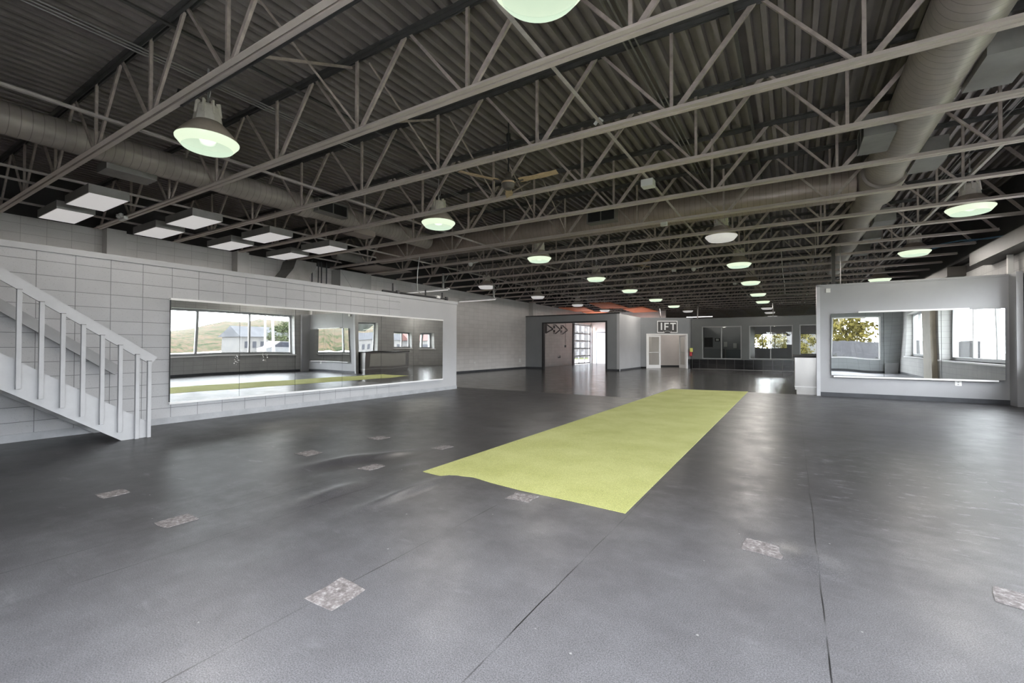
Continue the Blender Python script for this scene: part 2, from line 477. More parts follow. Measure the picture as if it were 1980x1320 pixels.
# ------------------------------------------------------------------ mesh builder
class MB:
    def __init__(s):
        s.v, s.f, s.mi = [], [], []
    def add(s, vs, fs, mi=0):
        k = len(s.v)
        s.v += [tuple(v) for v in vs]
        s.f += [tuple(i + k for i in f) for f in fs]
        s.mi += [mi] * len(fs)
        return s
    def box(s, x0, y0, z0, x1, y1, z1, mi=0):
        x0, x1 = min(x0, x1), max(x0, x1); y0, y1 = min(y0, y1), max(y0, y1); z0, z1 = min(z0, z1), max(z0, z1)
        vs = [(x0, y0, z0), (x1, y0, z0), (x1, y1, z0), (x0, y1, z0), (x0, y0, z1), (x1, y0, z1), (x1, y1, z1), (x0, y1, z1)]
        return s.add(vs, [(0, 3, 2, 1), (4, 5, 6, 7), (0, 1, 5, 4), (1, 2, 6, 5), (2, 3, 7, 6), (3, 0, 4, 7)], mi)
    def bbox(s, x0, y0, z0, x1, y1, z1, b=0.005, mi=0):
        """box with bevelled edges"""
        bm = bmesh.new()
        bmesh.ops.create_cube(bm, size=1)
        for v in bm.verts:
            v.co = Vector(((x0 + x1) / 2 + v.co.x * abs(x1 - x0), (y0 + y1) / 2 + v.co.y * abs(y1 - y0), (z0 + z1) / 2 + v.co.z * abs(z1 - z0)))
        bmesh.ops.bevel(bm, geom=bm.edges[:], offset=b, segments=2, affect='EDGES', profile=0.5)
        bm.verts.index_update()
        s.add([v.co for v in bm.verts], [[v.index for v in f.verts] for f in bm.faces], mi)
        bm.free()
        return s
    def bar(s, p0, p1, w, h, up=(0, 0, 1), mi=0):
        """rectangular bar from p0 to p1, w across, h along up"""
        p0, p1 = Vector(p0), Vector(p1)
        d = (p1 - p0).normalized()
        up = Vector(up)
        if abs(d.dot(up)) > 0.98:
            up = Vector((1, 0, 0))
        sd = d.cross(up).normalized()
        uu = sd.cross(d).normalized()
        vs = []
        for p in (p0, p1):
            for a, b in ((-1, -1), (1, -1), (1, 1), (-1, 1)):
                vs.append(p + sd * (a * w / 2) + uu * (b * h / 2))
        return s.add(vs, [(0, 1, 2, 3), (7, 6, 5, 4), (0, 4, 5, 1), (1, 5, 6, 2), (2, 6, 7, 3), (3, 7, 4, 0)], mi)
    def tube(s, pts, r, n=8, mi=0):
        pts = [Vector(p) for p in pts]
        rings = []
        ref = None
        for i, p in enumerate(pts):
            d = (pts[min(i + 1, len(pts) - 1)] - pts[max(i - 1, 0)]).normalized()
            if ref is None:
                ref = Vector((0, 0, 1)) if abs(d.z) < 0.9 else Vector((1, 0, 0))
            a = d.cross(ref).normalized()
            b = a.cross(d).normalized()
            ref = b
            rr = r[i] if isinstance(r, (list, tuple)) else r
            rings.append([p + a * (rr * math.cos(2 * PI * k / n)) + b * (rr * math.sin(2 * PI * k / n)) for k in range(n)])
        vs = [q for ring in rings for q in ring]
        fs = []
        for i in range(len(pts) - 1):
            for k in range(n):
                a, b = i * n + k, i * n + (k + 1) % n
                fs.append((a, b, b + n, a + n))
        fs.append(tuple(range(n))[::-1])
        fs.append(tuple(range((len(pts) - 1) * n, len(pts) * n)))
        return s.add(vs, fs, mi)
    def lathe(s, prof, n=32, c=(0, 0, 0), mi=0, cap=True):
        vs, fs = [], []
        for r, z in prof:
            for k in range(n):
                a = 2 * PI * k / n
                vs.append((c[0] + r * math.cos(a), c[1] + r * math.sin(a), c[2] + z))
        for i in range(len(prof) - 1):
            for k in range(n):
                a, b = i * n + k, i * n + (k + 1) % n
                fs.append((a, b, b + n, a + n))
        if cap:
            if prof[0][0] > 1e-4:
                fs.append(tuple(range(n))[::-1])
            if prof[-1][0] > 1e-4:
                fs.append(tuple(range((len(prof) - 1) * n, len(prof) * n)))
        return s.add(vs, fs, mi)
    def prism(s, poly, axis, a0, a1, mi=0):
        """extrude a polygon given in the other two axes along axis ('X','Y','Z')"""
        def pt(p, a):
            if axis == 'X': return (a, p[0], p[1])
            if axis == 'Y': return (p[0], a, p[1])
            return (p[0], p[1], a)
        n = len(poly)
        vs = [pt(p, a0) for p in poly] + [pt(p, a1) for p in poly]
        fs = [tuple(range(n))[::-1], tuple(range(n, 2 * n))]
        fs += [(i, (i + 1) % n, (i + 1) % n + n, i + n) for i in range(n)]
        return s.add(vs, fs, mi)
    def build(s, name, mat, parent=None, smooth=False, off=None):
        me = bpy.data.meshes.new(name)
        vs = s.v
        if off is not None:
            vs = [(a - off[0], b - off[1], c - off[2]) for a, b, c in vs]
        me.from_pydata(vs, [], s.f)
        mats = mat if isinstance(mat, (list, tuple)) else [mat]
        for m in mats:
            me.materials.append(m)
        for p, i in zip(me.polygons, s.mi):
            p.material_index = i
        bm = bmesh.new()
        bm.from_mesh(me)
        bmesh.ops.recalc_face_normals(bm, faces=bm.faces[:])
        bm.to_mesh(me)
        bm.free()
        if smooth:
            for p in me.polygons:
                p.use_smooth = True
            me.set_sharp_from_angle(angle=R(35))
        o = bpy.data.objects.new(name, me)
        COL.objects.link(o)
        if parent is not None:
            o.parent = parent
            if off is None:
                o.location = -parent.location
        return o

def tag(o, label, cat, group=None, kind=None):
    o['label'] = label
    o['category'] = cat
    if group: o['group'] = group
    if kind: o['kind'] = kind
    return o
def empty(name, loc=(0, 0, 0), rz=0.0):
    o = bpy.data.objects.new(name, None)
    o.empty_display_size = 0.1
    o.location = loc
    o.rotation_euler = (0, 0, rz)
    COL.objects.link(o)
    return o
def struct(name, mb, mat, label=None, smooth=False):
    o = mb.build(name, mat, smooth=smooth)
    o['kind'] = 'structure'
    if label: o['label'] = label
    return o
def dup(src, loc=None, rz=None, parent=None):
    c = src.copy()
    COL.objects.link(c)
    c.parent = parent
    if loc is not None: c.location = loc
    if rz is not None: c.rotation_euler = (0, 0, rz)
    for ch in list(src.children):
        dup(ch, parent=c)
    return c
ORD = ['first', 'second', 'third', 'fourth', 'fifth', 'sixth', 'seventh', 'eighth', 'ninth', 'tenth', 'eleventh', 'twelfth', 'thirteenth',
       'fourteenth', 'fifteenth', 'sixteenth', 'seventeenth', 'eighteenth', 'nineteenth', 'twentieth', 'twenty-first', 'twenty-second',
       'twenty-third', 'twenty-fourth', 'twenty-fifth', 'twenty-sixth', 'twenty-seventh', 'twenty-eighth', 'twenty-ninth', 'thirtieth']

# ------------------------------------------------------------------ room shell
XL, XR, YB, YF, ZC = -14.05, 4.40, -1.40, 48.0, 5.06
XI = -8.95            # face of the low block wall on the left
YP = 14.93            # face of the right-hand mirror partition

def wall_x(name, x0, x1, y0, y1, z0, z1, holes, mat, label=None):
    """wall standing across x (thin in x) running along y, with rectangular holes (ya, yb, za, zb)"""
    mb = MB()
    ys = sorted({y0, y1, *[h[0] for h in holes], *[h[1] for h in holes]})
    for a, b in zip(ys, ys[1:]):
        hs = sorted((h[2], h[3]) for h in holes if h[0] <= a + 1e-6 and h[1] >= b - 1e-6)
        z = z0
        for za, zb in hs:
            if za > z + 1e-4: mb.box(x0, a, z, x1, b, za)
            z = zb
        if z < z1 - 1e-4: mb.box(x0, a, z, x1, b, z1)
    return struct(name, mb, mat, label)
def wall_y(name, y0, y1, x0, x1, z0, z1, holes, mat, label=None):
    mb = MB()
    xs = sorted({x0, x1, *[h[0] for h in holes], *[h[1] for h in holes]})
    for a, b in zip(xs, xs[1:]):
        hs = sorted((h[2], h[3]) for h in holes if h[0] <= a + 1e-6 and h[1] >= b - 1e-6)
        z = z0
        for za, zb in hs:
            if za > z + 1e-4: mb.box(a, y0, z, b, y1, za)
            z = zb
        if z < z1 - 1e-4: mb.box(a, y0, z, b, y1, z1)
    return struct(name, mb, mat, label)

# rubber floor with its lifted wrinkles
def rubber_floor():
    def axis(lo, hi, fine):
        pts = {lo, hi}
        for a, b, st in fine:
            k = int(round((b - a) / st))
            pts |= {round(a + i * st, 4) for i in range(k + 1)}
        return sorted(pts)
    xs = sorted(set(axis(XL, XR, [(-5.2, -2.2, 0.04), (-0.4, 0.4, 0.05)])) | {-3.28})
    ys = sorted(set(axis(YB, 15.0, [(2.0, 4.6, 0.05)])) | {11.6})
    humps = [(-3.50, 2.64, 0.10, 0.26, 0.030, 0.1), (-4.36, 3.45, 0.13, 0.38, 0.038, -0.25), (-4.10, 3.90, 0.11, 0.30, 0.034, -0.3),
             (-2.95, 3.0, 0.07, 0.45, 0.028, 0.0), (-3.55, 3.62, 0.09, 0.14, 0.012, 0.0), (0.08, 3.36, 0.10, 0.16, 0.022, 0.4), (-3.7, 1.72, 0.12, 0.1, 0.012, 0)]
    vs, idx = [], {}
    for j, y in enumerate(ys):
        for i, x in enumerate(xs):
            z = 0.0
            for hx, hy, sx, sy, h, rot in humps:
                dx, dy = x - hx, y - hy
                u = dx * math.cos(rot) + dy * math.sin(rot)
                w = -dx * math.sin(rot) + dy * math.cos(rot)
                e = (u / sx) ** 2 + (w / sy) ** 2
                if e < 9: z += h * math.exp(-e)
            idx[i, j] = len(vs)
            vs.append((x, y, z if z > 0.0006 else 0.0))
    fs = [(idx[i, j], idx[i + 1, j], idx[i + 1, j + 1], idx[i, j + 1]) for j in range(len(ys) - 1) for i in range(len(xs) - 1) if not (xs[i + 1] < -3.27 and ys[j] > 11.59)]
    mb = MB().add(vs, fs)
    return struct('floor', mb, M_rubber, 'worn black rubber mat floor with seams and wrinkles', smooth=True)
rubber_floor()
struct('floor.001', MB().box(XL, 15.0, -0.1, XR, YF, 0.0), M_conc, 'shiny sealed dark concrete floor beyond the rubber mats')
struct('floor.003', MB().box(XL, 11.6, -0.02, -3.28, 15.0, 0.0), M_conc, 'shiny sealed dark concrete floor left of the turf')
struct('floor.002', MB().box(XL, YB, -0.14, XR, 15.0, -0.02), M_conc, 'slab under the mats')

# corrugated steel deck overhead
def deck():
    p = 0.167
    mb = MB()
    x = XL - 0.1
    prof = []
    while x < XR + 0.2:
        prof += [(x, ZC), (x + 0.056, ZC), (x + 0.068, ZC + 0.10), (x + 0.155, ZC + 0.10)]
        x += p
    n = len(prof)
    vs = [(a, YB - 0.2, b) for a, b in prof] + [(a, YF + 0.2, b) for a, b in prof]
    mb.add(vs, [(i, i + 1, i + 1 + n, i + n) for i in range(n - 1)])
    struct('ceiling', mb, M_deck, 'charcoal painted corrugated steel roof deck')
    struct('ceiling.001', MB().box(XL - 0.3, YB - 0.3, ZC + 0.11, XR + 0.3, YF + 0.3, ZC + 0.24), M_black, 'roof above the deck')
deck()

GD = (31.55, 34.90, 0.0, 3.12)          # glazed garage door opening in the left wall
wall_x('wall_left', XL - 0.2, XL, YB, YF, 0, 4.09, [GD], M_blockYm, 'grey painted block wall along the left')
wall_x('wall_left_upper', XL - 0.2, XL - 0.004, YB, YF, 4.09, ZC + 0.10, [], M_blackw, 'black band above the left wall')
for i, (a, b) in enumerate(((4.03, 4.40), (6.99, 7.32), (24.70, 25.05))):
    struct('wall_left_pilaster' if i == 0 else 'wall_left_pilaster.%03d' % i, MB().box(XL, a, 2.6 if i < 2 else 0, XL + 0.3, b, 4.09), M_pier, 'block pier on the left wall')
# low block-walled room with a deck on top
struct('wall_left_inner', MB().box(XI - 0.2, YB, 0, XI, 8.75, 2.63), M_blockY, 'low grey block wall behind the stairs and long mirror')
struct('wall_left_inner_end', MB().box(XI - 0.2, 8.75, 0, XI, 11.15, 2.63).box(XL, 11.0, 0, XI - 0.2, 11.15, 2.63), M_dry, 'smooth painted end of the low wall')
struct('trim_1', MB().box(XI - 0.25, YB, 2.63, XI + 0.025, 11.18, 2.715), M_cap, 'capping board along the top of the low wall')
struct('ceiling_low', MB().box(XL, YB, 2.52, XI - 0.25, 11.15, 2.64), M_white, 'deck on top of the low room')  # unseen top whitened to bounce light up onto the wall
struct('baseboard_left', MB().box(XI, 2.9, 0, XI + 0.018, 11.15, 0.105).box(XI, YB, 0, XI + 0.018, 2.9, 0.105), M_basel, 'scuffed grey baseboard under the long mirror')
struct('baseboard_left_far', MB().box(XL, 11.15, 0, XL + 0.015, 24.3, 0.1), M_base, 'dark baseboard on the far left wall')

# right wall with its tall windows
RW = [(0.2, 5.25, 0.90, 2.95), (7.60, 14.20, 0.90, 2.95), (18.2, 19.85, 0.02, 2.80), (20.9, 22.9, 1.22, 2.32), (23.9, 25.0, 1.2, 2.3), (26.7, 29.6, 0.3, 3.2)]  # last one is unseen, added to light the far side wall
wall_x('wall_right', XR, XR + 0.45, YB, YF, 0, 3.55, RW, M_blockR, 'grey block wall with tall windows on the right')
wall_x('wall_right_upper', XR + 0.002, XR + 0.45, YB, YF, 3.55, ZC + 0.10, [], M_blackw, 'black upper band of the right wall')
struct('wall_right_pilaster', MB().box(XR - 0.18, 5.6, 0, XR, 7.2, 3.4), paint('tan_block', (0.50, 0.46, 0.38), 0.6, 0.1, 3), 'tan pier between the tall windows')
struct('wall_right_bulkhead', MB().box(4.15, YB, 3.82, XR, YF, ZC), M_blackw, 'black bulkhead at the joist ends')
BW = [(-2.7, -0.85, 0.04, 3.2), (-0.7, 1.25, 0.04, 3.2), (1.45, 3.55, 0.72, 3.0)]  # all but the last are unseen, added for daylight on the near floor
wall_y('wall_back', YB - 0.2, YB, XL - 0.2, XR + 0.2, 0, ZC + 0.10, BW, M_blockX, 'wall behind the viewer')

FW = [(-3.4, -0.4, 1.22, 2.62), (0.5, 3.9, 0.74, 2.58)]
wall_y('wall_far_outer', YF, YF + 0.2, XL - 0.2, XR + 0.2, 0, ZC + 0.10, FW, M_dry, 'outer wall seen through the far interior windows')

# glazing
def window(n, plane, c, a0, a1, z0, z1, panes, label, frame=M_wtrim, glass=M_glass, fw=0.06, depth=0.10):
    """window_n > frame, panes; plane 'X' or 'Y' at coordinate c"""
    def bx(mb, u0, v0, u1, v1, d0, d1):
        if plane == 'X': mb.box(c + d0, u0, v0, c + d1, u1, v1)
        else: mb.box(u0, c + d0, v0, u1, c + d1, v1)
    fr = MB()
    bx(fr, a0, z0, a1, z0 + fw, 0, depth)
    bx(fr, a0, z1 - fw, a1, z1, 0, depth)
    us = [a0 + (a1 - a0) * i / panes for i in range(panes + 1)]
    for i, u in enumerate(us):
        l = u if i == 0 else u - fw / 2
        l = min(l, a1 - fw)
        bx(fr, l, z0 + fw, l + fw, z1 - fw, 0, depth)
    o = fr.build('window_%d' % n, frame)
    o['kind'] = 'structure'
    o['label'] = label
    for i in range(panes):
        g = MB()
        bx(g, us[i] + fw / 2, z0 + fw, us[i + 1] - fw / 2, z1 - fw, depth * 0.45, depth * 0.55)
        p = g.build('window_pane', glass, parent=o, off=(0, 0, 0))
    return o
wn = 0
for (a, b, z0, z1), pn in zip(RW, (3, 3, 1, 2, 2, 2)):
    wn += 1
    window(wn, 'X', XR + 0.30, a, b, z0, z1, pn, 'tall grey framed window in the right wall', frame=M_grey, fw=0.10)
    if z0 > 0.5:
        struct('trim_%d' % (10 + wn), MB().box(XR - 0.06, a - 0.06, z0 - 0.05, XR + 0.30, b + 0.06, z0), M_wtrim, 'white sill of a right-hand window')
for (a, b, z0, z1), pn in zip(BW, (2, 2, 1)):
    wn += 1
    window(wn, 'Y', YB - 0.15, a, b, z0, z1, pn, 'window behind the viewer')
for (a, b, z0, z1), pn in zip(FW, (3, 2)):
    wn += 1
    window(wn, 'Y', YF + 0.05, a, b, z0, z1, pn, 'dark framed outer window beyond the interior windows', frame=M_darkw)

# right-hand mirror partition
struct('wall_right_partition', MB().box(0.64, YP, 0, 4.34, YP + 0.15, 2.97), M_part, 'grey partition wall carrying the right-hand mirrors')
struct('trim_2', MB().box(0.555, YP - 0.02, 0, 0.64, YP + 0.17, 2.99), M_stair, 'light end post of the mirror partition')
struct('trim_3', MB().box(0.555, YP - 0.02, 2.97, 4.34, YP + 0.17, 3.02), M_part, 'cap of the mirror partition')
struct('trim_4', MB().box(4.25, 14.52, 0, 4.36, YP, 3.02), M_part, 'corner post at the right end of the mirror partition')
struct('baseboard_right', MB().box(0.64, YP - 0.015, 0, 4.25, YP, 0.11), M_base, 'dark baseboard under the right-hand mirrors')
struct('baseboard_right_near', MB().box(XR - 0.015, YB, 0, XR, 14.5, 0.11), M_base, 'dark baseboard under the tall windows')
struct('baseboard_back', MB().box(XL, YB, 0, XR, YB + 0.015, 0.12), M_base, 'dark baseboard behind the viewer')

# far left: slate front wall with the wide opening, pale side wall
wall_y('wall_far_left', 24.3, 24.45, XL, -8.25, 0, 3.17, [(-12.84, -8.86, -0.01, 2.75)], M_garfront, 'slate grey wall with a wide square opening')
struct('trim_5', MB().box(-12.90, 24.27, 0, -12.80, 24.48, 2.80).box(-8.90, 24.27, 0, -8.80, 24.48, 2.80).box(-12.80, 24.27, 2.72, -8.90, 24.48, 2.80), M_gun, 'dark trim round the wide opening')
struct('trim_6', MB().box(XL, 24.28, 3.17, -8.08, 24.50, 3.23), M_gun, 'dark cap of the slate wall')
struct('wall_far_side', MB().box(-8.25, 24.3, 0, -8.1, 28.35, 3.17), [M_dry, M_garfront][0], 'pale grey side wall between the wide opening and the white doorway')
struct('baseboard_far_side', MB().box(-8.1, 24.45, 0, -8.085, 28.35, 0.1).box(XL, 24.285, 0, -12.9, 24.3, 0.1).box(-8.8, 24.285, 0, -8.1, 24.3, 0.1), M_base, 'dark baseboard of the far walls')
struct('wall_garage_back', MB().box(XL, 35.0, 0, -8.1, 35.15, 4.09), M_tan, 'rear wall of the room behind the wide opening')
struct('wall_garage_right', MB().box(-8.25, 28.6, 0, -8.1, 35.0, 3.17), M_tan, 'side wall of the room behind the wide opening')

# angled wall with the white doorway (local frame: s along the wall, t behind it)
AX, AY, BX, BY = -8.1, 28.35, -5.30, 30.05
AL = math.hypot(BX - AX, BY - AY)
AD = Vector(((BX - AX) / AL, (BY - AY) / AL, 0))
AN = Vector((-AD.y, AD.x, 0))          # points away from the hall
ARZ = math.atan2(AD.y, AD.x)
def struct_local(name, mb, mat, label=None):
    o = struct(name, mb, mat, label)
    o.location = (AX, AY, 0)
    o.rotation_euler = (0, 0, ARZ)
    return o
DS0, DS1, DZ = 0.36, 2.94, 2.17
struct_local('wall_far_angled', MB().box(0, 0, 0, DS0, 0.14, 3.17).box(DS1, 0, 0, AL, 0.14, 3.17).box(DS0, 0, DZ, DS1, 0.14, 3.17), M_garfront, 'grey angled wall over the white doorway')
struct_local('baseboard_far_angled', MB().box(0, -0.012, 0, DS0, 0, 0.1).box(DS1 + 0.02, -0.02, 0, AL, 0, 0.59), M_tile, 'black tile at the foot of the angled wall')
struct_local('wall_vestibule', MB().box(-0.3, 2.3, 0, AL + 0.6, 2.42, 3.0).box(AL + 0.35, 0.14, 0, AL + 0.5, 2.3, 3.0), M_tan, 'pinkish wall inside the white doorway')
struct_local('baseboard_vestibule', MB().box(-0.3, 2.285, 0, AL + 0.35, 2.3, 0.11), M_base, 'dark baseboard inside the white doorway')

# dark far wall with interior windows and black tile
IW = [(-4.75, -2.57, 0.62, 2.60), (-2.17, 0.01, 0.64, 2.59), (0.33, 2.5, 0.84, 2.60)]
wall_y('wall_far', 29.9, 30.05, -5.35, XR, 0, 3.05, IW, M_darkw, 'dark grey green wall with interior windows')
struct('trim_7', MB().box(-5.38, 29.86, 3.05, XR, 30.08, 3.10), M_darkw, 'cap of the dark far wall')
struct('baseboard_far', MB().box(-5.30, 29.84, 0, XR, 29.9, 0.59), M_tile, 'black tile wainscot under the interior windows')
struct('baseboard_far_step', MB().box(-5.30, 29.60, 0, XR, 29.84, 0.015), paint('stone_border', (0.22, 0.215, 0.21), 0.3, 0.3, 2), 'pale stone border in front of the black tile')
for i, ((a, b, z0, z1), lab) in enumerate(zip(IW, ('interior window nearest the white doorway', 'middle interior window with yellow trees behind', 'interior window above the steel counter'))):
    wn += 1
    window(wn, 'Y', 29.93, a, b, z0, z1, 2, lab, frame=paint('window_frame_grey_%d' % i, (0.30, 0.31, 0.31), 0.4, 0.05, 3), glass=M_glassd, fw=0.05)
# rooms behind the dark wall
struct('wall_office', MB().box(-5.6, 36.0, 0, -2.3, 36.12, 3.0), M_grey, 'grey green office wall behind the first interior window')
struct('wall_office_side', MB().box(-2.36, 30.05, 0, -2.26, 36.0, 3.0), M_darkw, 'office side wall')
struct('wall_office_left', MB().box(-5.7, 30.3, 0, -5.6, 36.12, 3.0), M_darkw, 'office end wall')

# ------------------------------------------------------------------ steel roof joists
ZB, ZT = 4.06, ZC                    # underside of bottom chord, top of top chord
JX0, JX1 = -13.92, 4.12
NODES = [0.6 - 1.8 * k for k in range(-1, 9)]       # 2.4 ... -13.8
def chord_mb(x0, x1, z0, sgn):
    """pair of angles with a gap between them; sgn=+1: flanges down (bottom chord), -1: flanges up"""
    mb = MB()
    w, t, h, g = 0.058, 0.008, 0.062, 0.013
    for s in (-1, 1):
        ya, yb = s * g, s * (g + w)
        if sgn > 0:
            mb.box(x0, ya, z0, x1, yb, z0 + t)
            mb.box(x0, ya, z0 + t, x1, s * (g + t), z0 + h)
        else:
            mb.box(x0, ya, z0 - t, x1, yb, z0)
            mb.box(x0, ya, z0 - h, x1, s * (g + t), z0 - t)
    return mb
def vert_mb(x):
    return MB().box(x - 0.018, -0.012, ZB + 0.02, x + 0.018, 0.022, ZT - 0.02)
def diag_mb(x0, x1, heavy):
    w = 0.055 if heavy else 0.034
    return MB().bar((x0, 0.004, ZB + 0.035), (x1, 0.004, ZT - 0.035), 0.030, w)
j0 = empty('roof_joist', (0, 0, 0))
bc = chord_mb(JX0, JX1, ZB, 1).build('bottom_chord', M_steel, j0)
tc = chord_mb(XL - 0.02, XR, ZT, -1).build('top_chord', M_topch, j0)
bw = MB()
for x in NODES: bw.box(x - 0.09, -0.006, ZB + 0.01, x + 0.09, 0.006, ZB + 0.075)
struts = []
for x in NODES:
    if x > -13.5:
        struts.append(vert_mb(x).build('web_vertical', M_web, j0))
        struts.append(diag_mb(x - 0.07, x - 0.86, False).build('web_diagonal', M_web, j0))
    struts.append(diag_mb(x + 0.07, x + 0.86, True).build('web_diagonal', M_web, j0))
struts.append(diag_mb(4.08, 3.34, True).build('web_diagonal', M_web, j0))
# distant joists: the whole web in one part
webmb = MB()
for x in NODES:
    if x > -13.5:
        m = vert_mb(x); webmb.add(m.v, m.f)
        m = diag_mb(x - 0.07, x - 0.86, False); webmb.add(m.v, m.f)
    m = diag_mb(x + 0.07, x + 0.86, True); webmb.add(m.v, m.f)
JY = lambda k: 2.32 + 1.583 * (k - 1)
NJ = 29
jf = empty('roof_joist', (0, JY(11), 0))
c = bc.copy(); COL.objects.link(c); c.parent = jf; c.location = (0, 0, 0)
c = tc.copy(); COL.objects.link(c); c.parent = jf; c.location = (0, 0, 0)
webmb.build('web', M_web, jf, off=(0, 0, 0))
for k in range(1, NJ + 1):
    if k == 1: o = j0; o.location = (0, JY(1), 0)
    elif k < 11: o = dup(j0, (0, JY(k), 0))
    elif k == 11: o = jf
    else: o = dup(jf, (0, JY(k), 0))
    tag(o, 'dark painted open-web steel roof joist, %s counted from the camera' % ORD[k - 1], 'roof joist', 'steel joists under the roof deck')

# bridging bars that tie the joists together
def bridging(x, z, y0, y1, label, mat=M_brdg):
    o = MB().box(x - 0.022, y0, z, x + 0.022, y1, z + 0.006).box(x - 0.022, y0, z + 0.006, x - 0.016, y1, z + 0.045).build('bridging_bar', mat)
    tag(o, label, 'bridging bar', 'bridging bars along the joists')
ZBR = ZB + 0.07
for x, lab in ((-2.05, 'long steel angle on the joists passing just left of the ceiling lamps over the turf'), (-7.3, 'long steel angle on the joists beside the large lit lamp near the stairs'),
               (-10.55, 'long steel angle on the joists between the spiral duct and the panel lights'), (2.5, 'long steel angle on the joists right of the right-hand spiral duct'),
               (-11.3, 'long steel angle carrying the inner row of panel lights'), (-13.0, 'long steel angle carrying the outer row of panel lights by the wall')):
    bridging(x, ZBR, 0.3 if x > -11 else 1.0, JY(NJ) if x > -11 else 10.0, lab)
for x, lab in ((-6.0, 'thin brace bar under the deck, first right of the large lit lamp'), (-0.55, 'thin brace bar under the deck above the turf strip')):
    bridging(x, ZT - 0.12, 0.3, JY(NJ), lab, M_topch)
# cross bracing rods between neighbouring joists
for k in range(1, 6):
    x = -4.5
    o = MB().bar((x, JY(k) + 0.02, ZB + 0.07), (x - 0.38, JY(k + 1) - 0.02, ZT - 0.12), 0.028, 0.028).bar((x - 0.10, JY(k) + 0.03, ZT - 0.12), (x - 0.26, JY(k + 1) - 0.03, ZB + 0.09), 0.018, 0.018).build('cross_brace', M_web)
    tag(o, 'crossed thin brace bars between the %s and %s roof joists' % (ORD[k - 1], ORD[k]), 'brace', 'cross braces between joists')

# ------------------------------------------------------------------ ceiling lamps
LR = 0.37
def lamp_parts(root, lit):
    st = MB().tube([(0, 0, 0.98), (0, 0, 0.50)], 0.013, 8).lathe([(0.0, 0.78), (0.03, 0.775), (0.035, 0.74), (0.02, 0.70), (0.0, 0.695)], 12).tube([(0.0, 0, 0.72), (0.05, 0, 0.70), (0.06, 0, 0.64), (0.03, 0, 0.58)], 0.006, 6)
    st.build('stem', M_alu, root, smooth=True, off=(0, 0, 0))
    hs = MB()
    hs.lathe([(0.175, 0.24), (0.165, 0.30), (0.145, 0.40), (0.14, 0.44)], 10)
    hs.lathe([(0.14, 0.44), (0.12, 0.47), (0.05, 0.49), (0.0, 0.49)], 10)
    h = hs.build('ballast_housing', M_house, root, smooth=True, off=(0, 0, 0))
    fin = MB()
    for k in range(8):
        a = 2 * PI * k / 8
        ca, sa = math.cos(a), math.sin(a)
        fin.bar((0.145 * ca, 0.145 * sa, 0.33), (0.125 * ca, 0.125 * sa, 0.51), 0.022, 0.05, up=(ca, sa, 0))
    fin.build('cooling_fin', M_house, h, off=(0, 0, 0))
    rf = MB().lathe([(0.13, 0.245), (0.17, 0.24), (0.215, 0.20), (0.29, 0.115), (0.345, 0.045), (LR, 0.0), (LR - 0.012, 0.0), (0.33, 0.045), (0.27, 0.12), (0.16, 0.21), (0.10, 0.225)], 40, cap=False)
    rf.build('reflector', M_refl, root, smooth=True, off=(0, 0, 0))
    ln = MB().lathe([(LR, 0.002), (LR - 0.002, -0.012), (0.295, -0.098), (0.285, -0.105), (0.15, -0.113), (0.0, -0.115)], 40, cap=False)
    ln.mi = [1 if k < 80 else 0 for k in range(len(ln.f))]
    ln.build('prismatic_lens', [M_lenson, M_lensrim] if lit else [M_lensoff, M_lensoff], root, smooth=True, off=(0, 0, 0))
    if lit:
        MB().lathe([(0.0, -0.07), (0.05, -0.063), (0.09, -0.035), (0.105, 0.01), (0.09, 0.055), (0.05, 0.083), (0.0, 0.09)], 24).build('bulb', M_bulb, root, smooth=True, off=(0, 0, 0))
        ld = bpy.data.lights.new('lamp_light', 'SPOT')
        ld.energy = LAMP_W
        ld.color = (1.0, 0.93, 0.86)
        ld.shadow_soft_size = 0.3
        ld.spot_size = R(180)
        ld.spot_blend = 0.03
        lo = bpy.data.objects.new('lamp_light', ld)
        lo.location = (0, 0, -0.16)
        lo.parent = root
        COL.objects.link(lo)
lampL = empty('pendant_lamp'); lamp_parts(lampL, True)
lampD = empty('pendant_lamp'); lamp_parts(lampD, False)
used = set()
LZ = 4.065
rows = [('row left of the turf', -6.69, [(3.0, 1), (7.68, 1), (12.4, 1), (17.2, 1), (21.6, 1), (26.5, 1), (31.2, 1), (35.9, 0)]),
        ('row along the turf strip', -1.5, [(3.0, 1), (12.28, 0), (16.65, 1), (21.5, 1), (26.4, 1), (30.8, 1), (35.9, 0), (40.4, 0), (45.4, 0)]),
        ('row by the right-hand wall', 2.98, [(12.3, 1), (17.1, 1), (23.2, 1)]),
        ('row by the far left wall', -11.85, [(16.9, 0), (21.8, 0), (27.2, 0), (32.2, 0)])]
for rl, x, ys in rows:
    for i, (y, lit) in enumerate(ys):
        xx = -1.62 if (x == -1.5 and i == 0) else x
        src = lampL if lit else lampD
        if lit not in used:
            used.add(lit); o = src; o.location = (xx, y, LZ)
        else:
            o = dup(src, (xx, y, LZ), 0)
        tag(o, '%s bell-shaped lamp, %s from the camera in the %s' % ('lit greenish' if lit else 'dim white', ORD[i], rl), 'ceiling lamp', 'industrial pendant lamps')

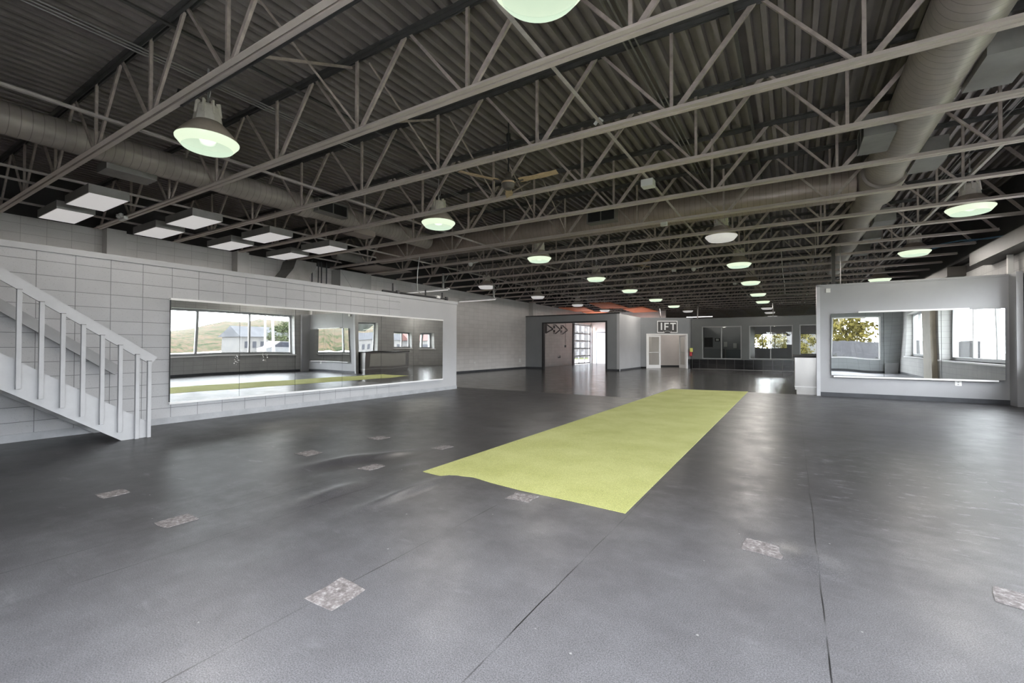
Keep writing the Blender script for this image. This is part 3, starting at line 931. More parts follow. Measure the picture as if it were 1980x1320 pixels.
# ------------------------------------------------------------------ square panel lights over the low room
pl = empty('panel_light')
MB().box(-0.61, -0.285, 0.004, 0.61, -0.265, 0.16).box(-0.61, 0.265, 0.004, 0.61, 0.285, 0.16).box(-0.61, -0.265, 0.004, -0.59, 0.265, 0.16).box(0.59, -0.265, 0.004, 0.61, 0.265, 0.16).box(-0.59, -0.265, 0.14, 0.59, 0.265, 0.16).box(-0.46, -0.2, 0.16, -0.42, 0.2, 0.2).box(0.28, -0.2, 0.16, 0.32, 0.2, 0.2).build('housing', M_box, pl, off=(0, 0, 0))
MB().box(-0.595, -0.27, 0.0, 0.595, 0.27, 0.012).build('diffuser', M_diff, pl, off=(0, 0, 0))
first = True
for i in range(4):
    for x, nm in ((-10.85, 'inner row'), (-12.55, 'outer row')):
        loc = (x, 3.03 + 1.583 * i, 3.93)
        if first: o = pl; o.location = loc; first = False
        else: o = dup(pl, loc)
        tag(o, 'square panel light, %s from the camera in the %s above the low wall' % (ORD[i], nm), 'panel light', 'panel lights above the low room')

# ------------------------------------------------------------------ ducts
def cyl(mb, p0, p1, r, n=36):
    return mb.tube([p0, p1], r, n)
def register(parent, name, x0, y0, z0, x1, y1, z1, face, mat=M_box):
    """box take-off with a slatted grille on one face: '+x','-x','-y','-z'"""
    b = MB().box(x0, y0, z0, x1, y1, z1).build(name, mat, parent)
    g, d = MB(), MB()
    e = 0.03
    if face in ('+x', '-x'):
        x = x1 if face == '+x' else x0
        s = 0.012 if face == '+x' else -0.012
        d.box(x, y0 + e, z0 + e, x + s * 0.3, y1 - e, z1 - e)
        g.box(x, y0, z0, x + s, y1, z0 + e).box(x, y0, z1 - e, x + s, y1, z1).box(x, y0, z0 + e, x + s, y0 + e, z1 - e).box(x, y1 - e, z0 + e, x + s, y1, z1 - e)
        g.box(x, (y0 + y1) / 2 - 0.012, z0 + e, x + s, (y0 + y1) / 2 + 0.012, z1 - e)
    elif face == '-y':
        d.box(x0 + e, y0 - 0.004, z0 + e, x1 - e, y0, z1 - e)
        g.box(x0, y0 - 0.012, z0, x1, y0, z0 + e).box(x0, y0 - 0.012, z1 - e, x1, y0, z1).box(x0, y0 - 0.012, z0 + e, x0 + e, y0, z1 - e).box(x1 - e, y0 - 0.012, z0 + e, x1, y0, z1 - e)
        g.box((x0 + x1) / 2 - 0.012, y0 - 0.012, z0 + e, (x0 + x1) / 2 + 0.012, y0, z1 - e)
    if d.v:
        gr = g.build('grille', mat, b, off=(0, 0, 0))
        dk = d.build('grille_opening', M_black, gr, off=(0, 0, 0))
    return b
LDX, LDZ, LDr = -9.32, 4.47, 0.22
d1 = empty('spiral_duct', (LDX, 5.0, LDZ))
cyl(MB(), (LDX, YB + 0.02, LDZ), (LDX, 6.0, LDZ), LDr).build('duct_body', M_ducty, d1, smooth=True)
cyl(MB(), (LDX, 6.0, LDZ), (LDX, 6.25, LDZ), LDr + 0.03).build('duct_collar', M_ducty, d1, smooth=True)
cyl(MB(), (LDX, 6.25, LDZ), (LDX, 10.2, LDZ), LDr).build('duct_body', M_ducty, d1, smooth=True)
register(d1, 'register_box', LDX + 0.12, 6.25, 4.33, LDX + 0.36, 7.05, 4.62, '+x')
MB().box(LDX - 0.45, 2.72, 4.16, LDX - 0.02, 3.4, 4.30).build('register_box', M_box, d1)
MB().box(LDX - 0.30, 7.42, 4.14, LDX + 0.12, 8.1, 4.30).build('register_box', M_pan, d1)
tag(d1, 'brown grey spiral duct running along the left over the low wall', 'duct')
RDX, RDZ, RDr = 1.42, 4.50, 0.31
d2 = empty('spiral_duct', (RDX, 8.0, RDZ))
cyl(MB(), (RDX, YB + 0.02, RDZ), (RDX, 10.3, RDZ), RDr).build('duct_body', M_ducty, d2, smooth=True)
cyl(MB(), (RDX, 10.3, RDZ), (RDX, 11.6, RDZ), RDr + 0.05).build('duct_collar', M_ducty, d2, smooth=True)
cyl(MB(), (RDX, 11.6, RDZ), (RDX, 22.5, RDZ), RDr - 0.04).build('duct_body', M_ducty, d2, smooth=True)
for x0, y0, x1, y1, f in ((0.86, 7.85, 1.2, 8.6, '-x'), (1.66, 6.3, 2.05, 7.1, '+x'), (1.64, 9.2, 2.0, 9.95, '+x'), (1.62, 13.3, 2.0, 14.0, '+x'), (1.62, 15.3, 2.0, 16.0, '+x'), (1.62, 17.3, 2.0, 18.0, '+x')):
    register(d2, 'register_box', x0, y0, 4.22, x1, y1, 4.52, f)
tag(d2, 'fat grey spiral duct running away on the right side of the roof', 'duct')
CDY, CDZ, CDr = 11.02, 4.525, 0.335
d3 = empty('spiral_duct', (-4.0, CDY, CDZ))
cyl(MB(), (-12.2, CDY, CDZ), (1.05, CDY, CDZ), CDr).build('duct_body', M_ductx, d3, smooth=True)
register(d3, 'register_box', -4.33, CDY - 0.52, 4.36, -3.6, CDY - 0.1, 4.66, '-y')
MB().box(-13.7, 10.75, 4.11, -12.2, 12.5, 4.14).build('duct_pan', M_pan, d3)
tag(d3, 'brown spiral duct crossing the hall between the two long ducts', 'duct')
d4 = empty('round_duct_stub', (-12.4, 9.9, 4.27))
cyl(MB(), (-12.4, 9.25, 4.27), (-12.4, 10.55, 4.27), 0.17, 24).build('duct_body', M_box, d4, smooth=True)
tag(d4, 'short round grey duct stub above the end of the panel lights', 'duct')
# sheet-metal pieces standing on the low room
o = MB().prism([(8.10, 2.65), (8.95, 2.65), (9.02, 3.6), (9.25, 3.9), (9.25, 4.05), (8.55, 4.05), (8.45, 3.75), (8.10, 3.3)], 'X', XL + 0.01, -13.3).build('duct_elbow', M_box)
tag(o, 'dark bent sheet-metal duct standing on the low wall behind the panel lights', 'duct')
o = empty('duct_plenum', (XL + 0.25, 11.0, 2.64))
MB().box(XL + 0.01, 10.37, 2.645, -13.55, 11.75, 4.02).build('plenum_body', M_sheet, o)
MB().bar((-13.545, 10.4, 3.98), (-13.545, 11.05, 3.2), 0.012, 0.008).bar((-13.545, 11.05, 3.2), (-13.545, 11.72, 3.98), 0.012, 0.008).build('sheet_crease', M_dry, o)
tag(o, 'light grey sheet-metal duct box with crossed creases on the low wall', 'duct')
for i, y in enumerate((9.30, 9.52, 9.76, 9.88, 10.08)):
    o = MB().tube([(-13.92, y, 2.64), (-13.92, y, 4.25)], 0.022, 8).build('riser_pipe', M_gun)
    tag(o, 'dark vertical pipe between the bent duct and the duct box, %s from the bent duct' % ORD[i], 'pipe', 'riser pipes on the low room')
# black pipework lying along the low wall's top
o = empty('black_pipe', (-9.2, 9.7, 2.72))
MB().tube([(-9.2, 8.35, 2.78), (-9.2, 10.95, 2.80)], 0.028, 10).tube([(-9.2, 8.72, 2.78), (-9.2, 8.72, 3.02)], 0.024, 8).tube([(-9.2, 10.0, 2.80), (-9.2, 10.0, 2.98)], 0.02, 8).tube([(-9.2, 10.75, 2.80), (-9.2, 10.75, 2.98)], 0.02, 8).build('pipe_run', M_gun, o, smooth=True)
MB().lathe([(0.0, -0.06), (0.05, -0.05), (0.06, 0.0), (0.05, 0.05), (0.0, 0.06)], 12, (-9.2, 8.9, 2.80)).lathe([(0.0, -0.06), (0.05, -0.05), (0.06, 0.0), (0.05, 0.05), (0.0, 0.06)], 12, (-9.2, 10.95, 2.81)).build('pipe_fitting', M_gun, o, smooth=True)
MB().box(-9.26, 10.45, 2.78, -9.14, 10.6, 2.86).build('pipe_label', M_plate, o)
tag(o, 'black fire pipe with upstands lying on the far end of the low wall', 'pipe')

# ------------------------------------------------------------------ strip lights hung past the low wall
for i, (x0, x1, y, z, xp) in enumerate(((-13.9, -11.05, 13.3, 3.48, -11.34), (-13.2, -11.08, 16.57, 3.41, -11.22))):
    o = empty('strip_light', (xp, y, z))
    MB().box(x0, y - 0.05, z, x1, y + 0.05, z + 0.045).build('batten', M_white, o)
    MB().tube([(x0 + 0.05, y, z - 0.018), (x1 - 0.05, y, z - 0.018)], 0.016, 8).build('tube', M_lensoff, o)
    MB().box(xp - 0.03, y - 0.03, z + 0.045, xp + 0.03, y + 0.03, ZB + 0.05).bar((xp + 0.03, y, z + 0.25), (xp + 0.28, y, ZB), 0.02, 0.02).build('hanger', M_sheet, o)
    tag(o, 'white strip light on a post beyond the low wall, %s' % ('with a loose cable beside it' if i == 0 else 'nearer the far left corner'), 'strip light', 'strip lights beyond the low wall')
for i, (x, y) in enumerate(((-6.35, JY(24)), (-10.2, JY(23)))):
    o = empty('strip_light', (x, y, 3.75))
    MB().box(x - 1.0, y - 0.06, 3.78, x + 1.0, y + 0.06, 3.84).build('batten', M_white, o)
    MB().tube([(x - 0.97, y, 3.765), (x + 0.97, y, 3.765)], 0.02, 8).build('tube', M_tube, o)
    MB().box(x - 0.6, y - 0.01, 3.84, x - 0.58, y + 0.01, ZB).box(x + 0.58, y - 0.01, 3.84, x + 0.6, y + 0.01, ZB).build('hanger', M_galv, o)
    tag(o, 'lit tube light far off, %s' % ('above the wall right of the lettered sign' if i == 0 else 'under the orange insulation'), 'strip light', 'lit tube lights far off')

# ------------------------------------------------------------------ ceiling fans
def fan(x, y, z, ztop, angs, label, droop=0.025):
    o = empty('ceiling_fan', (x, y, z))
    MB().tube([(0, 0, 0.1), (0, 0, ztop - z)], 0.012, 8).build('downrod', M_gun, o, off=(0, 0, 0))
    MB().lathe([(0.0, ztop - z - 0.36), (0.035, ztop - z - 0.35), (0.04, ztop - z - 0.22), (0.0, ztop - z - 0.21)], 14).build('canopy', M_gun, o, off=(0, 0, 0), smooth=True)
    mt = MB().lathe([(0.0, -0.10), (0.07, -0.10), (0.10, -0.07), (0.115, -0.02), (0.115, 0.02), (0.09, 0.05), (0.055, 0.08), (0.05, 0.16), (0.02, 0.19), (0.0, 0.19)], 24).build('motor', M_brown, o, off=(0, 0, 0), smooth=True)
    MB().lathe([(0.117, -0.012), (0.119, 0.0), (0.117, 0.012)], 24, cap=False).build('motor_band', M_wood, mt, off=(0, 0, 0))
    for a in angs:
        b = MB()
        vs, fs = [], []
        K = 10
        for i in range(K + 1):
            r = 0.20 + 0.66 * i / K
            w = 0.062 + 0.008 * math.sin(i * 1.3)
            zz = 0.02 + droop * ((i / K) ** 2)
            for sg, tz in ((-1, 0.010), (1, -0.010)):
                for th in (0.0, 0.008):
                    px, py = r, sg * w
                    vs.append((px * math.cos(a) - py * math.sin(a), px * math.sin(a) + py * math.cos(a), zz + tz + th))
        for i in range(K):
            q = i * 4; n = q + 4
            fs += [(q, q + 2, n + 2, n), (q + 1, n + 1, n + 3, q + 3), (q, n, n + 1, q + 1), (q + 2, q + 3, n + 3, n + 2)]
        fs += [(0, 1, 3, 2), (4 * K, 4 * K + 2, 4 * K + 3, 4 * K + 1)]
        b.add(vs, fs)
        bl = b.build('blade', M_wood, o, off=(0, 0, 0))
        MB().bar((0.09 * math.cos(a), 0.09 * math.sin(a), 0.0), (0.27 * math.cos(a), 0.27 * math.sin(a), 0.015), 0.035, 0.01).build('blade_iron', M_brown, bl, off=(0, 0, 0))
    tag(o, label, 'ceiling fan', 'ceiling fans')
    return o
fan(-4.0, 6.33, 4.02, ZC, (R(238), R(6), R(121)), 'ceiling fan with three worn tan blades above the middle of the floor')
fan(-4.87, 16.6, 4.33, ZC, (R(195), R(315), R(75)), 'small ceiling fan with tan blades far down the hall')

# ------------------------------------------------------------------ small fittings under the roof
def fitting(name, mb, mat, label, cat, group=None):
    o = mb.build(name, mat)
    return tag(o, label, cat, group)
fitting('sensor_box', MB().bbox(-2.16, 7.58, 4.0, -1.96, 7.76, 4.12), M_plate, 'white box on the steel angle right of the ceiling fan', 'sensor')
fitting('emergency_light', MB().bbox(-12.28, 3.78, 3.99, -11.98, 3.86, 4.055).lathe([(0, -0.05), (0.04, -0.03), (0.04, 0.03), (0, 0.05)], 10, (-12.2, 3.76, 4.07)).lathe([(0, -0.05), (0.04, -0.03), (0.04, 0.03), (0, 0.05)], 10, (-12.06, 3.76, 4.07)), M_plate, 'small white emergency light on the joist between the first panel lights', 'emergency light')
def camera_fit(x, y, label):
    o = empty('security_camera', (x, y, 4.0))
    MB().lathe([(0.0, 0.06), (0.075, 0.055), (0.08, 0.02), (0.075, 0.0)], 16).build('camera_base', M_plate, o, off=(0, 0, 0), smooth=True)
    MB().lathe([(0.07, 0.0), (0.055, -0.045), (0.0, -0.07)], 16).build('camera_dome', M_plate, o, off=(0, 0, 0), smooth=True)
    MB().bar((0.08, 0, 0.03), (0.30, 0, 0.05), 0.03, 0.02).build('bracket', M_plate, o, off=(0, 0, 0))
    tag(o, label, 'security camera', 'security cameras on the joists')
camera_fit(-8.94, 11.85, 'white security camera under the joist beyond the low wall')
camera_fit(-2.90, 16.57, 'white security camera under a joist left of the turf lamp row')
for x, y, lab in ((-3.55, 16.57, 'small white box hanging under a joist right of the small far ceiling fan'), (-2.08, 21.32, 'small white box under a joist just left of the turf lamp row'), (-2.40, 10.23, 'tiny pale bracket on the brown cross duct')):
    fitting('junction_box', MB().bbox(x - 0.07, y - 0.04, 3.98, x + 0.07, y + 0.04, 4.07), M_plate, lab, 'junction box', 'junction boxes')
fitting('beam_clamp', MB().bar((-2.13, 5.42, 4.13), (-2.07, 5.42, 4.20), 0.03, 0.03).bar((-2.07, 5.42, 4.2), (-2.02, 5.42, 4.15), 0.02, 0.02), M_white, 'tiny white clamp on the joist in front of the ceiling fan', 'clamp')
# conduits above each lamp row
for x, lab in ((-6.95, 'bundle of thin conduits under the deck over the left lamp row'), (-1.72, 'bundle of thin conduits under the deck over the turf lamp row'), (2.75, 'bundle of thin conduits under the deck over the right lamp row')):
    mb = MB()
    for k in range(3):
        mb.tube([(x + 0.07 * k, 0.3, ZC - 0.085), (x + 0.07 * k, 44.0, ZC - 0.085)], 0.011, 6)
    o = mb.build('conduit_run', M_galv)
    tag(o, lab, 'conduit', 'conduits under the deck')
mb = MB().tube([(-6.58, 2.66, 4.55), (-6.50, 2.58, 4.50), (-6.3, 2.46, 4.20), (-5.9, 2.38, 4.04), (-3.4, 2.37, 4.035), (-0.5, 2.37, 4.035)], 0.014, 8)
o = mb.build('black_cable', M_black)
tag(o, 'black cable clipped along the nearest joist to the big lit lamp', 'cable')
o = MB().tube([(-9.66, 10.235, 4.06), (-9.70, 10.235, 3.85), (-9.74, 10.235, 3.6), (-9.76, 10.235, 3.2), (-9.74, 10.235, 3.03), (-9.62, 10.235, 2.92), (-9.52, 10.235, 2.84)], 0.012, 8).build('loose_cable', M_cable)
tag(o, 'pale loose cable dangling down to the end of the low wall', 'cable')
o = MB().tube([(3.55, 18.9, 4.30), (3.75, 18.0, 4.38), (3.95, 17.0, 4.26), (4.08, 15.6, 4.0), (4.12, 14.6, 3.86)], 0.018, 8).tube([(3.6, 18.9, 4.36), (3.78, 18.0, 4.31), (3.97, 17.0, 4.2), (4.09, 15.6, 4.02), (4.13, 14.6, 3.86)], 0.014, 8).build('cable_bundle', M_blue)
tag(o, 'blue and grey cable bundle drooping to the dark beam on the right', 'cable')
# drop chain of pale links by the turf lamps
mb = MB()
for k in range(14):
    mb.bar((0.62, 15.2 + 0.9 * k * 0 + 0.0, 0), (0.62, 15.2, 0), 0.001, 0.001) if False else None
o = MB().tube([(-0.35, 19.6, ZC - 0.1), (-0.32, 20.8, 4.25), (-0.30, 24.0, 4.18), (-0.33, 28.0, 4.15)], 0.016, 6).build('pale_conduit', M_plate)
tag(o, 'thin pale conduit under the joists right of the turf lamp row', 'conduit')

# orange insulation sheets
for i, q in enumerate((((-13.7, 28.2), (-12.05, 28.7), (-12.7, 32.3), (-13.95, 31.6)), ((-13.85, 32.6), (-12.25, 32.8), (-12.4, 34.9), (-14.0, 34.7)), ((-10.67, 26.3), (-9.45, 26.65), (-9.62, 30.7), (-11.3, 30.2)), ((-10.2, 31.3), (-8.55, 30.3), (-8.6, 34.7), (-10.5, 34.9)))):
    o = MB().prism(q, 'Z', 4.0, 4.055).build('insulation_sheet', M_orange)
    tag(o, 'ragged orange red insulation sheet under the joists, %s' % ('nearest the far left wall', 'lowest over the wide opening', 'largest, nearest the camera', 'rightmost towards the lettered sign')[i], 'insulation', 'orange insulation sheets')

# right-hand beams and posts
fitting('dark_beam', MB().box(3.98, YB, 3.47, XR, 16.52, 3.80), M_soffit, 'long dark box beam along the top of the right wall', 'beam', 'dark beams on the right wall')
fitting('dark_beam', MB().box(3.98, 18.55, 3.47, XR, 25.0, 3.76), M_soffit, 'farther dark box beam beyond the mirror partition', 'beam', 'dark beams on the right wall')
fitting('support_post', MB().box(0.905, YP + 0.04, 3.02, 0.985, YP + 0.12, ZB), M_soffit, 'brown steel post from the mirror partition up to the joists', 'post')
fitting('hanger_rod', MB().tube([(1.10, YP + 0.08, 3.02), (1.10, YP + 0.08, ZB)], 0.011, 8), M_galv, 'thin rod beside the brown post on the mirror partition', 'rod')
fitting('white_post', MB().bbox(4.235, YP, 3.02, 4.335, YP + 0.06, 3.62), M_plate, 'short white post at the right end of the mirror partition', 'post')
fitting('hanger_post', MB().bar((-7.25, 29.95, 3.17), (-7.35, 29.95, ZB), 0.05, 0.05), M_galv, 'grey post rising behind the lettered sign', 'post')
fitting('hanger_post', MB().bar((-5.02, 29.98, 3.10), (-4.98, 29.98, ZB), 0.06, 0.06), M_galv, 'grey post rising from the left end of the dark far wall', 'post')
fitting('hanger_rod', MB().tube([(-0.95, 29.98, 3.10), (-0.95, 29.98, ZB)], 0.02, 8), M_galv, 'thin rod rising from the dark far wall over the middle window', 'rod')
fitting('wall_sensor', MB().bbox(0.77, YP - 0.04, 2.80, 0.87, YP, 2.91), M_plate, 'small white sensor at the top left of the mirror partition', 'sensor')

# ------------------------------------------------------------------ staircase
SL = 0.70
st = empty('staircase', (-8.4, 1.5, 0))
Y0s, Ytop = 2.83, -1.05
def zt(y): return 0.20 + (2.81 - y) * SL         # top edge of the stringer
def zb(y): return 0.0 + (2.49 - y) * SL - 0.0     # bottom edge
def stringer(x0, x1):
    ye = 2.81
    poly = [(ye, 0.0), (ye, zt(ye)), (Ytop, zt(Ytop)), (Ytop, zb(Ytop)), (2.49, 0.0)]
    return MB().prism(poly, 'X', x0, x1)
stringer(-7.92, -7.87).build('stringer', M_stair, st)
stringer(XI + 0.005, XI + 0.05).build('stringer', M_rail, st)
tr = []
for k in range(14):
    z = 0.19 * (k + 1)
    y = 2.70 - k * 0.19 / SL
    if z > 2.6: break
    MB().bbox(XI + 0.05, y - 0.29, z - 0.04, -7.92, y, z, 0.004).build('tread', M_stair, st)
mb = MB()
for i, y in enumerate([2.79, 2.65] + [2.46 - 0.193 * k for k in range(17)]):
    ztop = 1.97 - (y - 1.5) * 0.685
    zlo = 0.0 if i < 2 else max(0.0, ztop - 1.19)
    b = MB().bbox(-7.87, y - 0.022, zlo, -7.822, y + 0.022, ztop, 0.003).build('baluster', M_stair, st)
    MB().box(-7.871, y - 0.023, ztop, -7.821, y + 0.023, ztop + 0.006).build('end_grain', M_cut, b, off=(0, 0, 0)).location = (0, 0, 0)
zr = lambda y: 2.23 - (y - 1.34) * SL
MB().prism([(2.90, zr(2.90)), (2.82, zr(2.90) - 0.10), (Ytop, zr(Ytop) - 0.145), (Ytop, zr(Ytop))], 'X', -7.91, -7.872).build('handrail', M_stair, st)
tag(st, 'grey painted wooden staircase with plank rail against the block wall', 'staircase')
zw = lambda y: 1.93 - (y - 1.51) * 0.742
o = empty('wall_handrail', (XI + 0.06, 1.5, 1.8))
MB().prism([(2.78, zw(2.78)), (2.72, zw(2.78) - 0.13), (Ytop, zw(Ytop) - 0.165), (Ytop, zw(Ytop))], 'X', XI + 0.05, XI + 0.085).build('rail_plank', M_rail, o)
MB().box(XI, 2.3, zw(2.3) - 0.12, XI + 0.05, 2.4, zw(2.3) - 0.05).box(XI, 0.5, zw(0.5) - 0.12, XI + 0.05, 0.6, zw(0.5) - 0.05).build('bracket', M_rail, o)
tag(o, 'darker grey plank handrail fixed to the block wall behind the stairs', 'handrail')

# ------------------------------------------------------------------ mirrors
def mirror_box(x0, y0, z0, x1, y1, z1):
    mb = MB().box(x0, y0, z0, x1, y1, z1)
    mb.mi = [0 if k == 3 else 1 for k in range(6)]
    return mb
ys = [3.455, 4.575, 5.707, 6.879, 8.045, 9.209, 10.43]
for i in range(6):
    o = mirror_box(XI + 0.003, ys[i] + 0.003, 0.36, XI + 0.055, ys[i + 1] - 0.003, 2.08).build('wall_mirror', [M_mirror, M_mirshade])
    tag(o, 'wall mirror sheet on the low block wall, %s from the stairs' % ORD[i], 'mirror', 'mirror sheets on the left wall')
for y, z, sd in ((4.52, 1.04, 5), (5.06, 1.09, 6)):
    rnd = random.Random(sd)
    mb = MB()
    for _ in range(16):
        a = rnd.uniform(0, 2 * PI)
        py, pz = y + 0.07 * math.cos(a) * rnd.uniform(0.3, 1), z + 0.09 * math.sin(a) * rnd.uniform(0.3, 1)
        q = rnd.uniform(0.003, 0.009)
        mb.prism([(py - q, pz - q * 0.5), (py + q, pz - q), (py + q * 0.8, pz + q), (py - q * 0.6, pz + q * 0.9)], 'X', XI + 0.0555, XI + 0.0565)
    o = mb.build('chalk_handprint', M_plate)
    tag(o, 'chalky handprint smudge on the long left mirror, %s' % ('at the joint of the first two sheets' if sd == 5 else 'on the second sheet from the stairs'), 'smudge', 'handprints on the mirror')
fitting('mirror_rail', MB().box(XI, 3.45, 2.08, XI + 0.065, 10.44, 2.115), M_wtrim, 'white rail along the top of the long left mirror', 'mirror rail', 'mirror rails')
fitting('mirror_rail', MB().box(XI, 3.45, 0.325, XI + 0.065, 10.44, 0.36), M_wtrim, 'white rail along the bottom of the long left mirror', 'mirror rail', 'mirror rails')
xs = [0.877, 1.984, 3.075, 4.165]
TW = math.tan(R(0.7))
yf = lambda x: YP - 0.035 - (x - 0.877) * TW * 1.0
for i in range(3):
    a, b = xs[i] + 0.004, xs[i + 1] - 0.004
    z0 = 0.565 + (0 if i else 0.01)
    vs = [(a, yf(a), z0), (b, yf(b), z0), (b, yf(b), 2.225), (a, yf(a), 2.225), (a, yf(a) + 0.012, z0), (b, yf(b) + 0.012, z0), (b, yf(b) + 0.012, 2.225), (a, yf(a) + 0.012, 2.225)]
    o = MB().add(vs, [(0, 1, 2, 3), (5, 4, 7, 6), (0, 4, 5, 1), (1, 5, 6, 2), (2, 6, 7, 3), (3, 7, 4, 0)]).build('wall_mirror', [M_mirror, M_mirshade])
    tag(o, 'wall mirror sheet on the right partition, %s' % ('left one next to the steel counter', 'middle one of three', 'right one next to the corner')[i], 'mirror', 'mirror sheets on the right partition')
fitting('mirror_rail', MB().box(1.47, yf(3.57) - 0.012, 2.225, 3.57, YP, 2.265), M_wtrim, 'white rail along the top of the right-hand mirror', 'mirror rail', 'mirror rails')
fitting('mirror_rail', MB().box(0.93, yf(4.05) - 0.012, 0.525, 4.05, YP, 0.562), M_wtrim, 'white rail along the bottom of the right-hand mirror', 'mirror rail', 'mirror rails')

# ------------------------------------------------------------------ wall plates
def plate(name, x, y, z, plane, label, w=0.075, h=0.115):
    o = empty(name, (x, y, z))
    if plane == 'X':
        MB().bbox(0, -w / 2, -h / 2, 0.008, w / 2, h / 2, 0.002).build('cover_plate', M_plate, o, off=(0, 0, 0))
        MB().box(0.008, -0.016, 0.012, 0.010, 0.016, 0.042).box(0.008, -0.016, -0.042, 0.010, 0.016, -0.012).build('socket', M_sheet, o, off=(0, 0, 0))
    else:
        MB().bbox(-w / 2, -0.008, -h / 2, w / 2, 0, h / 2, 0.002).build('cover_plate', M_plate, o, off=(0, 0, 0))
        MB().box(-0.016, -0.010, 0.012, 0.016, -0.008, 0.042).box(-0.016, -0.010, -0.042, 0.016, -0.008, -0.012).build('socket', M_sheet, o, off=(0, 0, 0))
    tag(o, label, 'outlet', 'wall outlets')
plate('wall_outlet', XL, 23.6, 0.5, 'X', 'white outlet plate low on the far left wall by the slate wall', 0.2, 0.2)
plate('wall_outlet', XL, 19.0, 0.5, 'X', 'small outlet low on the far left wall past the low wall', 0.12, 0.1)
plate('wall_outlet', 3.38, YP, 0.46, 'Y', 'white outlet plate under the right-hand mirror', 0.12, 0.12)

# ------------------------------------------------------------------ turf and floor patches
def turf_strip():
    mb = MB()
    edge = [(-1.11, 3.50)]
    # near edge, ragged; the left corner lies on the lifted mat
    near = [(-1.12, 3.50), (-1.6, 3.535), (-2.1, 3.555), (-2.45, 3.60), (-2.72, 3.66), (-2.90, 3.62), (-3.02, 3.52), (-3.28, 3.54)]
    far = [(-3.24, 14.73), (-2.2, 14.95), (-1.13, 15.14)]
    poly = near + far
    return MB().prism(poly, 'Z', -0.004, 0.005).build('turf_strip', M_turf)
tag(turf_strip(), 'long strip of lime green artificial turf on the black floor', 'turf')
P = [(-2.05, 1.56, 0.22, 0.22, 0.0), (-3.91, 1.57, 0.19, 0.21, 0.0), (-5.10, 1.56, 0.18, 0.21, 0.0), (-0.17, 3.37, 0.23, 0.20, -0.1), (1.01, 3.37, 0.22, 0.22, -0.3),
     (-3.87, 3.38, 0.18, 0.23, 0), (-5.02, 3.42, 0.24, 0.22, 0), (-3.86, 4.54, 0.17, 0.22, 0), (-5.03, 4.52, 0.22, 0.22, 0), (-2.0, 3.40, 0.22, 0.18, 0)]
PL = ['nearest the camera, on the long seam', 'left of the nearest one', 'farthest left towards the stairs', 'right of the turf with a lifted edge', 'cut by the right edge of the photo', 'between the two dark wrinkles',
      'faint one nearest the long mirror', 'left of the turf corner', 'farthest back in front of the mirror', 'touching the near edge of the turf']
for (x, y, w, h, rz), lab in zip(P, PL):
    random.seed(int((x + 20) * 100))
    poly = []
    for ux, uy in ((-.5, -.5), (0, -.5), (.5, -.5), (.5, 0), (.5, .5), (0, .5), (-.5, .5), (-.5, 0)):
        px, py = ux * w + random.uniform(-.012, .012), uy * h + random.uniform(-.012, .012)
        poly.append((x + px * math.cos(rz) - py * math.sin(rz), y + px * math.sin(rz) + py * math.cos(rz)))
    o = MB().prism(poly, 'Z', -0.004, 0.003).build('glue_patch', M_patch)
    tag(o, 'pale worn rectangular patch in the black floor, ' + lab, 'floor patch', 'bare patches in the rubber floor')

# ------------------------------------------------------------------ stainless reception counter
ct = empty('reception_counter', (0.9, 16.5, 0))
cpoly = [(0.05, 15.16), (2.3, 15.16), (2.3, 18.1), (0.05, 18.1)]
MB().box(0.05, 15.16, 0.12, 2.3, 18.1, 1.03).build('counter_body', M_inox, ct)
MB().box(0.09, 15.19, 0.0, 2.26, 18.06, 0.12).build('toe_kick', M_inox, ct)
MB().box(0.04, 15.145, 0.20, 2.3, 15.16, 0.225).box(0.035, 15.15, 0.20, 0.05, 18.1, 0.225).build('lower_band', M_alu, ct)
MB().box(0.035, 15.5, 0.32, 0.05, 17.8, 0.95).build('front_panel', M_sheet, ct)
MB().bbox(0.0, 15.10, 1.03, 2.35, 18.15, 1.075, 0.006).build('countertop', M_black, ct)
tag(ct, 'stainless steel reception counter with a black top behind the mirror partition', 'counter')
fitting('reception_back_unit', MB().box(2.9, 18.0, 0, 4.3, 20.2, 0.98), M_black, 'low black cabinet by the glass entrance, seen in the left mirror', 'cabinet')
fitting('leaning_board', MB().bar((4.02, -1.12, 0.28), (4.02, -1.28, 0.28), 0.62, 0.55), M_grey, 'grey square board leaning in the corner, seen in the right mirror', 'board')

# ------------------------------------------------------------------ white doorway
def loc_obj(name, mb, mat, parent):
    o = mb.build(name, mat, parent, off=(0, 0, 0))
    return o
dr = empty('door_1', (AX, AY, 0), ARZ)
dr['kind'] = 'structure'
dr['label'] = 'white framed double glass doorway under the lettered sign'
fwd = 0.075
loc_obj('door_frame', MB().box(DS0, -0.03, 0, DS0 + fwd, 0.16, DZ).box(DS1 - fwd, -0.03, 0, DS1, 0.16, DZ).box(DS0 + fwd, -0.03, DZ - fwd, DS1 - fwd, 0.16, DZ), M_wtrim, dr)
def leaf(parent, w, h):
    l = loc_obj('door_leaf', MB().box(0, -0.022, 0.01, 0.10, 0.022, h).box(w - 0.10, -0.022, 0.01, w, 0.022, h).box(0.10, -0.022, 0.01, w - 0.10, 0.022, 0.22).box(0.10, -0.022, h - 0.11, w - 0.10, 0.022, h), M_wtrim, parent)
    loc_obj('door_pane', MB().box(0.10, -0.004, 0.22, w - 0.10, 0.004, h - 0.11), M_glassd, l)
    loc_obj('push_bar', MB().box(0.08, -0.07, 0.98, w - 0.08, -0.05, 1.02).box(0.08, -0.05, 0.98, 0.1, -0.022, 1.02).box(w - 0.1, -0.05, 0.98, w - 0.08, -0.022, 1.02), M_alu, l)
    return l
